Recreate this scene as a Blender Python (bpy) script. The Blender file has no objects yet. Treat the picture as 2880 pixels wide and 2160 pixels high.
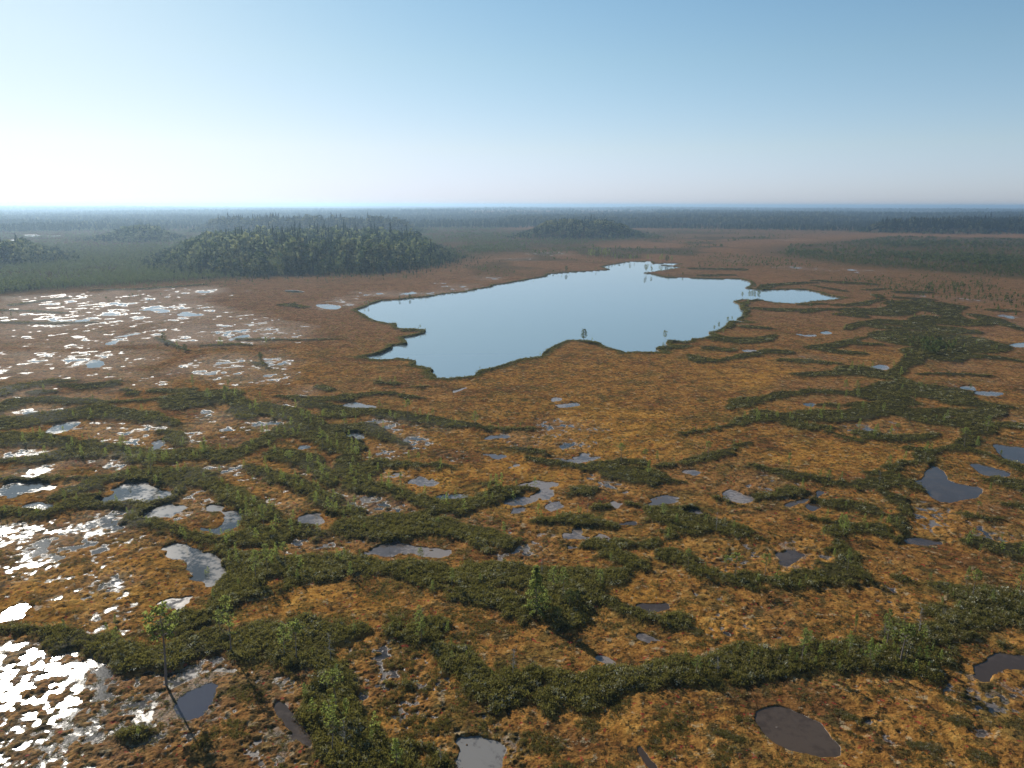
import bpy, math, random
import numpy as np
random.seed(7); rng = np.random.default_rng(7)
SC = bpy.context.scene; COL = SC.collection

# ---------------------------------------------------------------- camera, sky, sun, exposure
cam = bpy.data.objects.new('camera', bpy.data.cameras.new('camera'))
COL.objects.link(cam); SC.camera = cam
cam.data.sensor_width = 36; cam.data.lens = 36*1960.0/2880
cam.data.clip_start = .5; cam.data.clip_end = 90000
cam.location = (0, 0, 60)
cam.rotation_mode = 'XYZ'
cam.rotation_euler = (math.pi/2 - math.radians(14.42), 0, 0)
from mathutils import Matrix
cam.matrix_world = (Matrix.Translation((0, 0, 60)) @ Matrix.Rotation(math.pi/2 - math.radians(14.42), 4, 'X')
                    @ Matrix.Rotation(math.radians(0.13), 4, 'Z'))
SUN_EL, SUN_AZ = math.radians(30.0), math.radians(-38.0)      # azimuth east of the viewing direction
EXPO = .54
SKY_T = [(.0, (.610, .675, 1.0)), (.013, (.605, .67, .97)), (.073, (.725, .725, .80)), (.18, (.745, .765, .735)), (.28, (.715, .775, .735))]
SKY_GAIN = 2.6/2**EXPO
W = bpy.data.worlds.new('World'); SC.world = W; W.use_nodes = True
nt = W.node_tree; nt.nodes.clear()
sky = nt.nodes.new('ShaderNodeTexSky'); sky.sky_type = 'NISHITA'; sky.sun_disc = False
sky.sun_elevation = SUN_EL; sky.sun_rotation = SUN_AZ
sky.altitude = 60; sky.air_density = 1.0; sky.dust_density = .3; sky.ozone_density = 3.0
bg = nt.nodes.new('ShaderNodeBackground'); bg.inputs['Strength'].default_value = .10
out = nt.nodes.new('ShaderNodeOutputWorld')
# the hazy air softens the clear sky: a rounded-off contrast and a tint by elevation
tc = nt.nodes.new('ShaderNodeTexCoord'); sx = nt.nodes.new('ShaderNodeSeparateXYZ'); nt.links.new(tc.outputs['Generated'], sx.inputs[0])
rp = nt.nodes.new('ShaderNodeValToRGB'); nt.links.new(sx.outputs[2], rp.inputs[0])
for q, (p_, c_) in enumerate(SKY_T):
    e_ = rp.color_ramp.elements[q] if q < 2 else rp.color_ramp.elements.new(p_)
    e_.position = p_; e_.color = (*c_, 1)
def vm(op, a, b):
    x = nt.nodes.new('ShaderNodeVectorMath'); x.operation = op
    for k, v in enumerate((a, b)):
        if isinstance(v, (int, float)): x.inputs[k].default_value = (v, v, v)
        else: nt.links.new(v, x.inputs[k])
    return x.outputs[0]
gm = nt.nodes.new('ShaderNodeGamma'); gm.inputs[1].default_value = 1.3
nt.links.new(vm('MULTIPLY', sky.outputs[0], .1), gm.inputs[0])
soft = vm('DIVIDE', gm.outputs[0], vm('ADD', vm('MULTIPLY', gm.outputs[0], 1.0), 1.0))
nt.links.new(vm('MULTIPLY', vm('MULTIPLY', soft, rp.outputs[0]), 10.0*SKY_GAIN), bg.inputs[0]); nt.links.new(bg.outputs[0], out.inputs[0])
sl = bpy.data.lights.new('sun', 'SUN'); sl.energy = 4.2; sl.angle = math.radians(.53); sl.color = (1, .93, .82)
sun = bpy.data.objects.new('sun', sl); COL.objects.link(sun)
from mathutils import Vector
sun.rotation_euler = Vector((-math.sin(SUN_AZ)*math.cos(SUN_EL), -math.cos(SUN_AZ)*math.cos(SUN_EL), -math.sin(SUN_EL))).to_track_quat('-Z', 'Y').to_euler()
sun.location = (-300, 400, 400)
SC.view_settings.view_transform = 'Standard'; SC.view_settings.look = 'None'
SC.view_settings.exposure = EXPO; SC.view_settings.gamma = 1
SC.render.engine = 'CYCLES'
SC.cycles.use_denoising = True
SC.cycles.max_bounces = 8; SC.cycles.transparent_max_bounces = 8
SC.cycles.volume_bounces = 1
HAZE_D, HAZE_C, HAZE_G = .00014, (.50, .71, .93, 1), .58
# ---------------------------------------------------------------- survey of the bog
# Points were read off the photograph in zoomed views and are projected onto the level ground.
VIEWS = {'A': (0, 540, .434), 'B': (960, 540, .434), 'C': (1920, 540, .434),
         'D': (0, 1080, .434), 'E': (960, 1080, .434), 'F': (1920, 1080, .434),
         'G': (0, 1620, .3255), 'H': (720, 1620, .3255), 'I': (1440, 1620, .3255), 'J': (2160, 1620, .3255),
         'W': (0, 0, 1.302)}

def rd(v, s):
    ox, oy, k = VIEWS[v]
    return [[ox + k*float(q[0]), oy + k*float(q[1])] + [k*float(w) for w in q[2:3]]
            for q in (p.split(',') for p in s.split())]

LAKE = (rd('B', "95,768 170,740 200,726 270,706 380,700 480,688 560,682 650,665 720,656 800,652 880,632 975,617 990,604 1060,598 "
           "1160,578 1230,566 1330,549 1350,533 1480,522 1600,515 1745,506 1690,486 1760,471 1880,452 2000,452 2020,468 2110,464 2190,466 2150,474 2060,476 2200,490 2060,512 1955,526 2010,535 2100,556 2212,556")
        + rd('C', "130,562 260,565 360,565 430,580 437,600 400,625 520,640 620,635 740,632 800,635 890,655 900,665 1000,685 1045,688 "
             "960,700 850,708 740,725 620,722 540,708 480,700 380,700 325,712 370,735 368,765 392,775 385,795 400,807 350,830 432,850 300,845 270,875 210,905 162,915 205,942 100,955 55,955 50,970 0,975")
        + rd('B', "2100,968 2095,985 2130,1005 2030,1018 2100,1046 1980,1040 1840,1045 1810,1030 1740,1015 1690,990 1650,978 1560,968 1500,960 "
             "1440,965 1400,990 1345,1025 1300,1050 1280,1070 1190,1085 1100,1110 1060,1125 1000,1145 900,1155 850,1195 760,1205 690,1215 620,1210 "
             "590,1180 602,1160 560,1145 520,1135 470,1125 492,1100 440,1095 370,1080 250,1090 140,1075 250,1055 330,1020 340,1000 430,995 437,985 "
             "410,950 480,935 545,915 557,900 480,895 370,885 350,855 300,855 230,840 190,820 150,795"))

# dark shrub ridges: centre line points with the thickness seen across them
RIDGES = [rd(l[0], l[1:].strip()) for l in """
A 0,1310,60 150,1265,45 320,1240,40 480,1232,20
A 400,1258,25 560,1270,55 680,1262,50 780,1225,25
A 800,1290,40 850,1310,60 900,1325,30
A 220,1305,35 300,1303,35 370,1305,20
A 0,1405,70 120,1370,55 300,1350,45 500,1365,45 700,1375,40 870,1365,30 1020,1355,15
D 0,270,90 200,240,80 420,210,80 560,190,100 700,200,90 880,215,85 1050,240,70 1160,270,50
D 1050,300,60 1110,340,110 1170,400,90 1195,420,40
D 0,370,100 150,370,95 320,370,90 480,395,100 620,430,100 760,425,80 850,450,90
D 0,520,40 150,505,55 300,490,50 450,465,90 600,450,90
D 850,450,100 950,520,130 1000,600,130 1060,650,120
D 950,480,80 1050,480,90 1300,470,90 1500,470,90 1650,405,80 1750,360,80 1900,300,130
D 1000,600,120 820,600,60 650,640,60 520,710,60 400,700,40
D 0,630,25 200,632,28 400,625,40 640,625,45 860,590,60
D 0,850,90 120,850,80 300,855,60 420,800,80 540,770,100 640,790,60 800,790,50 950,775,50 1100,745,60 1190,700,70 1100,650,110
D 390,735,60 470,720,60 560,740,60
D 850,870,60 950,800,60
D 850,890,80 1000,930,80 1150,960,80 1300,1010,110 1420,1060,110 1500,1110,140 1560,1200,200 1510,1300,150 1440,1370,70 1320,1440,50 1200,1510,70 1090,1570,90
D 1100,600,150 1300,620,130 1450,700,130 1580,780,130 1700,860,150 1800,900,130 1950,960,100 2050,980,80
D 1620,880,150 1650,1000,150 1750,990,150 1480,1030,120
D 1600,545,40 1750,585,90 1900,650,120 2050,720,120 2150,790,100
D 1800,470,110 1950,500,150 2050,560,120 2150,650,90
D 1250,110,110 1400,90,110 1550,130,90 1600,210,90 1700,170,80 1850,190,110 2000,260,160 2100,350,180 2212,420,180
D 1980,140,50 2100,150,60 2212,190,120
D 1560,1200,200 1700,1190,150 1850,1200,150 2050,1200,150 2212,1200,160
D 1450,1370,60 1600,1370,45 1750,1340,40 1900,1290,60 2050,1265,50
E 0,100,45 130,85,30 280,70,28 400,85,28 510,100,22
E 0,200,80 150,190,60 300,200,55 450,225,55 600,250,55 750,270,50 900,290,40 1050,305,35 1250,300,14
E 0,300,200 60,420,180 40,520,200 70,590,200 130,650,130
E 130,290,110 230,335,80 330,375,65 410,410,40
E 100,560,100 250,535,75 400,530,55 550,540,50 700,550,35
E 120,660,120 250,690,80 400,720,80 500,770,90 620,810,100 760,815,100 900,775,110 1000,720,100 1120,700,55 1260,688,35
E 920,655,50 1000,690,80
E 620,810,100 540,860,90 420,890,100 280,900,100 150,920,120 0,930,100
E 0,830,90 100,865,80
E 300,960,130 450,950,120 600,930,120 750,960,120 900,1000,120 1050,1040,110 1150,1030,50
E 640,890,70 740,930,80
E 1240,500,35 1350,520,45 1500,545,50 1650,560,60 1780,575,100 1900,595,120 2000,615,100 2090,605,45
E 1650,530,50 1800,518,40 1950,530,40
E 2050,545,35 2150,530,28 2212,520,25
E 2060,640,50 2212,650,50
E 1050,425,26 1150,430,32 1280,450,22 1330,470,18
E 1470,725,45 1560,708,70 1640,692,35
E 1250,905,28 1370,895,55 1500,890,85 1620,905,100 1750,935,60
E 1650,815,30 1720,805,35
E 1850,790,35 1910,800,35
E 1990,820,70 2090,870,130 2212,880,160
E 2150,960,90 2100,1020,80 2000,1045,90 1850,1060,90 1740,1065,90 1640,1060,60
E 1700,1080,90 1780,1130,120 1870,1180,120 1950,1220,70
E 1860,1200,110 1770,1290,140 1600,1300,150 1450,1260,130 1300,1260,120
E 2080,1115,50 2150,1130,90 2212,1150,110
E 0,1200,170 150,1200,160 350,1210,140 550,1240,120 750,1280,150 950,1250,140 1100,1250,150 1250,1300,170 1380,1390,200 1280,1480,230 1430,1480,200
E 1400,1380,230 1560,1370,180 1680,1330,110
E 380,1265,90 550,1310,90 700,1355,80 820,1390,90 960,1400,130 1100,1450,140 1200,1530,110
E 1700,1395,50 1800,1450,60 1900,1510,55 2050,1540,50 2212,1560,45
F 290,172,30 380,135,80 500,110,60 650,75,45 800,60,36 1000,58,36 1150,75,55 1250,90,75 1350,110,90
F 0,335,36 150,310,38 300,280,45 420,240,65 550,220,80 680,240,80 780,195,50 880,185,25
F 680,220,55 850,225,75 1000,215,85 1150,205,85 1300,165,100 1450,200,80 1600,245,70 1800,262,70 1900,240,80
F 880,145,25 1000,150,28 1200,150,50
F 1250,60,100 1450,40,110 1650,60,110 1800,120,90 1950,150,60 2100,155,30
F 1560,175,25 1700,190,50 1850,220,80 2000,190,80 2090,165,40
F 680,270,40 800,290,45 950,290,40
F 950,322,35 1050,352,40 1130,380,25
F 1130,330,30 1250,352,60 1400,370,55 1550,352,50 1660,335,22
F 1900,330,140 2000,280,90 2150,280,50 2212,300,45
F 1900,330,130 1820,400,90 1700,430,55 1600,455,100 1550,505,100 1420,535,55 1320,565,55
F 1450,430,30 1550,440,50
F 1700,430,45 1850,440,35 2000,480,45 2130,540,60 2212,580,70
F 0,520,55 120,500,55 250,460,65 360,410,55 450,385,26 530,380,20
F 420,540,26 550,560,42 680,600,42 820,620,50 950,650,70 1100,670,65 1280,650,90 1430,660,70 1520,690,35
F 1330,600,70 1250,600,50
F 480,745,45 580,730,70 700,710,70 830,715,35
F 230,750,30 330,785,32 450,820,25
F 1310,720,55 1380,760,90 1440,820,110 1380,900,140 1420,960,110 1410,1040,50
F 1250,960,100 1080,940,90 960,960,110 980,1030,110 1020,1100,140 1080,1190,150 1060,1260,120
F 860,760,30 950,790,50 1100,800,45 1250,845,55
F 780,880,30 900,900,40
F 0,1180,110 120,1230,80 250,1270,85 400,1290,100 550,1290,105 700,1280,115 850,1260,120 1000,1250,140 1150,1260,60
F 0,930,115 120,940,110 260,950,120 400,970,95 480,1000,40
F 1960,640,35 2080,650,70 2212,680,70
F 2090,800,30 2212,820,50
F 1850,865,40 1950,890,50 2050,890,25
F 1850,1050,50 1950,1060,80 2080,1090,90 2212,1090,70
F 1390,1270,35 1500,1290,50 1600,1320,55 1700,1360,90 1800,1390,140 1950,1390,160 2100,1420,160 2212,1450,190
F 1640,1480,80 1800,1500,150 1950,1480,150
C 40,1060,26 120,1100,45 250,1100,26 400,1070,36 520,1045,36 640,1045,34
C 190,1020,25 290,1030,25
C 160,925,30 250,960,50 380,970,45 500,965,45 600,935,25
C 290,890,50 350,820,70 410,760,60 400,715,25 500,705,14
C 430,880,22 540,890,16
C 480,760,16 600,770,24 760,770,24
C 770,790,18 860,770,34 960,765,16
C 780,735,16 900,730,16
C 860,1020,50 980,1000,50 1100,970,36 1220,940,16
C 900,1030,25 1020,1045,28 1140,1055,26
C 1150,990,25 1260,995,18
C 650,1095,20 800,1105,26 990,1120,20
C 1060,900,24 1120,870,50 1250,850,36 1350,850,36 1480,860,50 1550,850,50 1700,840,70 1830,850,50
C 1170,780,45 1300,790,65 1420,760,75 1560,740,65 1700,790,75 1800,840,45
C 1030,800,22 1130,810,24
C 1280,880,30 1380,890,24
C 1000,740,16 1150,735,30 1300,700,40 1250,670,24
C 1420,690,14 1560,700,16
C 1550,890,35 1700,900,50 1820,910,35
C 1400,965,60 1550,960,110 1700,980,130 1800,1000,90
C 1550,1050,140 1480,1110,120 1420,1140,90 1350,1190,80
C 1700,1060,100 1820,1065,40 1950,1075,26 2100,1090,24 2212,1110,16
C 740,1195,24 880,1190,36 1000,1180,45 1150,1170,70 1300,1200,60 1400,1225,45
C 1890,800,32 2000,830,55 2100,870,42 2212,900,34
C 2030,770,16 2120,775,16
C 1550,1190,16 1750,1190,22 2000,1200,13
C 500,640,20 560,610,30 700,600,20 820,590,18
C 880,580,12 1050,590,18 1200,600,15
C 1200,640,15 1320,630,15
C 1440,655,22 1570,655,18
C 850,610,12 1050,650,15
C 150,545,14 300,540,12
C 100,500,14 350,505,14
C 550,700,8 600,705,8
A 1010,950,25 1100,990,35 1220,1035,22
A 1850,735,32 1960,752,20
A 1680,1060,50 1700,1125,50
A 1640,1110,30 1740,1150,25
A 1310,1000,12 1500,995,16 1640,1000,12
A 100,735,16 300,705,12 420,690,10
A 1550,960,14 1900,965,10 2212,960,8
A 0,770,14 200,775,14 420,790,12
A 0,850,14 350,855,16 600,850,12
A 600,640,10 900,632,12 1300,605,10
A 1000,1300,26 1130,1298,30 1250,1290,26
A 1790,1330,26 1950,1350,42 2100,1350,36 2212,1340,26
A 2080,1270,45 2140,1290,50
B 240,1245,30 340,1250,30
B 430,1275,14 560,1270,12 640,1262,10
B 1560,975,14 1650,985,22 1695,990,10
B 2050,1020,20 2130,1020,25 2212,1005,35
B 2100,975,14 2212,985,14
B 430,905,16 545,905,14
B 200,1070,14 340,1010,14 430,988,10
B 470,1110,10 560,1150,18 600,1180,18
B 870,1185,24 1000,1150,14 1200,1085,12 1330,1040,18 1400,995,18
G 0,480,150 200,480,130 400,490,150 600,550,190 800,610,200 950,650,220 1150,700,220 1300,740,180 1450,700,210 1600,640,180 1800,590,220 2000,590,230 2212,580,250
G 1560,470,110 1700,420,110 1850,330,180 2000,230,190 2150,120,190
G 1050,1390,50 1200,1370,80 1320,1320,70 1400,1280,45
G 1400,1150,60 1480,1080,45
H 0,580,300 200,600,300 350,650,250 500,560,280 700,540,230 870,500,150 940,480,80
H 330,400,70 450,390,80 560,420,80
H 560,700,380 600,900,380 600,1050,430 640,1200,520 760,1350,500 850,1500,600 950,1680,700 1050,1900,700
H 1100,1530,180 1300,1490,160 1500,1510,120 1620,1630,90
H 1120,370,80 1230,450,230 1150,530,130 1350,560,210 1450,480,280 1550,600,230 1650,700,230 1800,800,270 1950,950,280 2100,1050,250 2212,1080,220
H 1180,960,90 1330,970,80
H 1450,980,50 1550,980,65
I 0,950,230 200,900,220 400,930,250 300,1100,330 340,1240,190
I 400,1000,280 600,1020,280 800,950,280 1000,900,240 1250,880,210 1500,840,210 1750,800,240 2000,780,260 2212,760,280
I 800,220,80 920,310,70 1080,380,55 1250,400,55 1400,380,60
I 1480,450,60 1580,490,50
I 1580,630,50 1680,610,50 1760,590,40
I 1750,1370,50 1860,1390,60 1980,1420,50
I 1940,1260,40 2020,1280,34
I 1300,1550,90 1400,1530,70
J 0,740,220 200,740,250 400,720,290 600,680,290 800,680,320 1000,710,340 1200,730,310 1400,730,230 1480,770,80
J 900,520,110 1100,500,150 1250,560,200 1400,480,170 1550,480,190 1700,400,240 1900,330,250 2100,330,250 2212,380,200
J 1700,540,90 1850,560,70 1960,590,34
J 1520,600,50 1630,630,34
J 600,1190,45 700,1240,50 780,1280,34
J 880,1510,50 950,1550,40
J 740,1390,30 790,1420,30
J 1240,1490,34 1350,1500,50 1430,1500,40
J 1560,1260,50 1700,1270,50
J 1560,1090,50 1680,1130,50
J 1780,1560,60 1880,1600,60
""".strip().split('\n')]

# distinct pools: view, kind (k dark, m muddy grey, c clear), name words, outline
POOLS = [(l[0], l[1], l[2:].split('|')[0].strip(), rd(l[0], l.split('|')[1].strip())) for l in """
Wk large oval black pool in the orange moss nearest the camera|1628,1548 1650,1530 1690,1527 1730,1540 1770,1562 1800,1590 1827,1632 1760,1634 1700,1618 1650,1585
Jk dark irregular pool with moss islets beside the wooded ridge|1780,800 1850,760 1920,700 1930,660 2050,680 2150,690 2400,710 2400,830 2100,800 2000,820 1950,860 1900,920 1850,920 1760,880
Ik small dark boat-shaped pool ringed by yellow moss|1065,265 1100,245 1220,252 1340,235 1360,280 1300,310 1210,322 1130,305
Im small grey pool right of the long spruce shadow|1070,550 1110,480 1170,490 1250,560 1160,572
Im little pale puddle at the tip of the spruce shadow|740,730 790,700 900,760 880,780 780,750
Ik murky brown trench of water at the bottom edge|1070,1490 1120,1470 1170,1560 1290,1700 1200,1700 1110,1560
Hg pale grey mud pool with dark tussocks near bottom centre|1730,1420 1850,1380 1960,1400 2150,1450 2130,1560 2090,1700 1800,1700 1730,1600 1790,1500
Hk narrow purple creek along the foot of the shrub ridge|170,1100 220,1080 300,1180 350,1270 450,1330 490,1420 450,1480 390,1440 320,1400 330,1350 260,1310 220,1220 180,1180
Gb oval slate blue pool ringed by white wet moss|1510,1150 1560,1060 1700,980 1850,930 1885,960 1860,1040 1800,1130 1720,1220 1620,1245 1540,1220
Dc heart-shaped blue and white pool enclosed by dark shrubs|630,760 700,720 780,665 900,637 970,640 1010,680 1110,695 1100,735 1000,762 940,782 860,758 800,768 720,786
Dc narrow blue leaf-shaped pool below the heart-shaped one|930,870 960,835 1040,790 1140,775 1210,795 1180,825 1100,855 1030,875
Dc curved blue pool hooking round a mossy hummock|1350,790 1430,800 1450,830 1500,820 1570,835 1560,890 1500,965 1450,987 1280,945 1300,920 1400,945 1440,930 1480,860 1370,820
Dc large bright pool with a blue and a milky half|1050,1090 1130,1020 1180,1030 1260,1070 1400,1110 1450,1170 1472,1230 1400,1300 1330,1330 1300,1290 1190,1265 1270,1240 1200,1180 1150,1130
Dm milky white pool dotted with small tussocks|1020,1440 1100,1395 1180,1390 1260,1375 1265,1410 1200,1470 1110,1495 1060,1460
Dc glaring white pool cut by the left edge|-40,1550 30,1480 140,1425 205,1455 130,1480 170,1522 60,1550
Dc long white pool on the left edge between two shrub ridges|-40,710 30,650 200,645 380,655 375,690 250,700 100,720 90,745
Dc flat lens-shaped white pool under the long one|130,800 230,765 330,780 382,805 310,830 180,820
Dc jagged white pool between the upper left ridges|240,335 320,310 360,270 440,245 520,240 480,290 390,320 300,330
Dm speckled oval pool right of the curved one|1910,890 1960,850 2080,850 2112,880 2080,912 1960,917
Dc little bright pool set deep in the shrubs|1940,410 1980,398 2030,415 1960,427
Dm pale strip of water left of the shrub spur|970,440 1020,370 1045,370 1030,422
Ec bright blue and white pool inside the dark shrub mass|30,335 80,318 165,340 100,378
Em square pale pool in open brown moss|930,335 1065,322 1070,350 940,368
Em winding pale pool below the square one|895,448 1060,452 1072,475 1000,502 980,480 900,457
Em small grey oval puddle on yellow moss|1080,530 1110,515 1158,530 1150,547 1090,547
Em crescent of grey blue water above the central ridge|1370,485 1420,475 1500,490 1560,450 1600,480 1690,475 1600,512 1500,524 1420,508
Em misty blue puddle in the orange hollow|430,640 500,608 590,622 615,660 560,670
Ec bright blue crescent at the foot of the orange hollow|613,747 680,720 780,716 827,738 790,757 730,740 650,757
Em tiny blue puddle on the rim of the orange hollow|310,590 395,570 340,610
Em branching grey creek with small tussocks at centre|1140,665 1240,635 1250,598 1300,640 1400,640 1370,660 1340,680 1370,740 1425,795 1370,802 1360,842 1335,780 1300,742 1230,760 1170,792 1065,780 1080,758 1200,742 1290,712 1280,680 1200,660
Em grey pool at the lower end of the branching creek|1085,835 1130,810 1210,818 1210,842
Em purple grey pool below the shrub islet|1430,1002 1480,955 1560,930 1560,970 1605,1012 1500,1012
Em blunt purple grey pool right of the shrub islet|1620,955 1700,960 1752,985 1725,1032 1650,992
Ek slim dark pool beside the end of the shrub islet|1790,905 1850,890 1917,895 1912,922 1810,917
Em tiny grey wedge of water in orange moss|1450,1062 1490,1045 1525,1077
Em bent purple puddle left of the eastern ridge|1940,812 2030,790 2060,740 2110,720 2165,740 2165,772 2050,792
Em small purple puddle near the bent one|1750,790 1790,768 1842,780 1790,802
Em long pale pool above the central shrub belt|165,1092 200,1048 330,1040 440,1050 600,1080 745,1100 640,1107 400,1100 350,1132 190,1117
Em thin pale streak of water in the brown plain|1360,140 1400,132 1570,137 1440,152
Em small pale puddle above the thin streak|1350,112 1390,88 1412,105 1370,127
Em small pale puddle south of the lake|718,62 780,28 790,36 742,52
Ec curved white pool north of the long thin ridge|-10,135 100,122 150,148 235,143 200,170 80,167
Fk wide deep blue pool with mossy islets on the right|1500,650 1560,610 1600,545 1640,530 1700,580 1720,630 1830,660 1935,670 1930,722 1830,747 1740,777 1650,762 1590,700
Fk dark blue pool behind the wide deep one|1850,515 1960,530 2060,558 2155,580 2100,607 2000,602 1900,572
Fk dark mottled pool at the right edge|2005,390 2100,400 2300,430 2300,525 2100,502 2050,462
Fk square dark pool inside the crescent ridge|600,1100 660,1085 740,1082 792,1105 740,1132 720,1172 640,1178 640,1130
Fk narrow dark pool under the eastern shrub knoll|1415,1012 1480,988 1580,1008 1695,1032 1600,1047 1480,1047
Fk angled dark pool by the small dense shrub ridge|640,792 720,760 850,740 860,688 932,700 910,732 780,762 700,802
Fk little round dark pool under the angled one|790,800 850,768 897,800 850,832
Fm purple grey pool at the left foot of the dead pine|5,847 80,823 135,850 100,864
Fm dim purple hollow of wet mud and water|230,742 280,668 340,680 430,740 390,782 330,770
Fm purple pool at the east end of the central ridge|-10,560 80,558 135,590 40,594
Fk slim violet pool in the oblong basin|765,130 850,123 875,140 830,152
Cm pair of pale puddles in tan moss|705,915 800,928 872,925 860,938 790,938
Cc small bright oval puddle in tan moss|880,911 940,902 977,918 920,925
Cm thin pale puddle beside a short shrub ridge|368,1028 420,1020 492,1035 430,1043
Cc bright blue pool cut by the right edge|2095,990 2212,976 2330,985 2330,1012 2130,1006
Cm violet pool walled in by the eastern shrubs|1205,1132 1280,1116 1372,1135 1340,1157 1230,1152
Cm pale pool in the eastern wet basin|1865,1300 1980,1293 2095,1300 2080,1327 1950,1322
Cc small blue pool in the eastern wet basin|1795,1262 1860,1252 1905,1262 1885,1288 1830,1282
Ac long white flark pool in the western marsh|860,766 1040,753 1125,775 1000,788 1060,772
Ac white flark pool east of the long one|1130,802 1190,775 1250,788 1357,795 1200,808
Ac white flark pool near the marsh centre|450,842 540,825 605,825 520,852
Ac blue flark pool in front of the marsh|665,992 730,965 782,963 740,988
Ac branched white pool nearest in the marsh|560,1130 600,1085 690,1110 620,1143
Ac slim white flark streak in the marsh|715,946 900,913 920,918 800,942
Ac white flark pool by the marsh shrubs|1455,963 1600,923 1615,935 1520,963
Ac pale blue pool by the small round bush|2028,733 2120,723 2230,745 2150,768
Ac slim white pool under the island's pine scrub|1838,643 1880,634 2002,650 1900,652
Ac far white lake strip on the left horizon flats|150,277 240,273 265,288 170,291
Ac thin far white lake strip near the left edge|20,314 90,309 150,311 60,318
Ac farthest white lake strip right of its twin|298,281 412,285 410,289 310,288
""".strip().split('\n')]

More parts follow.
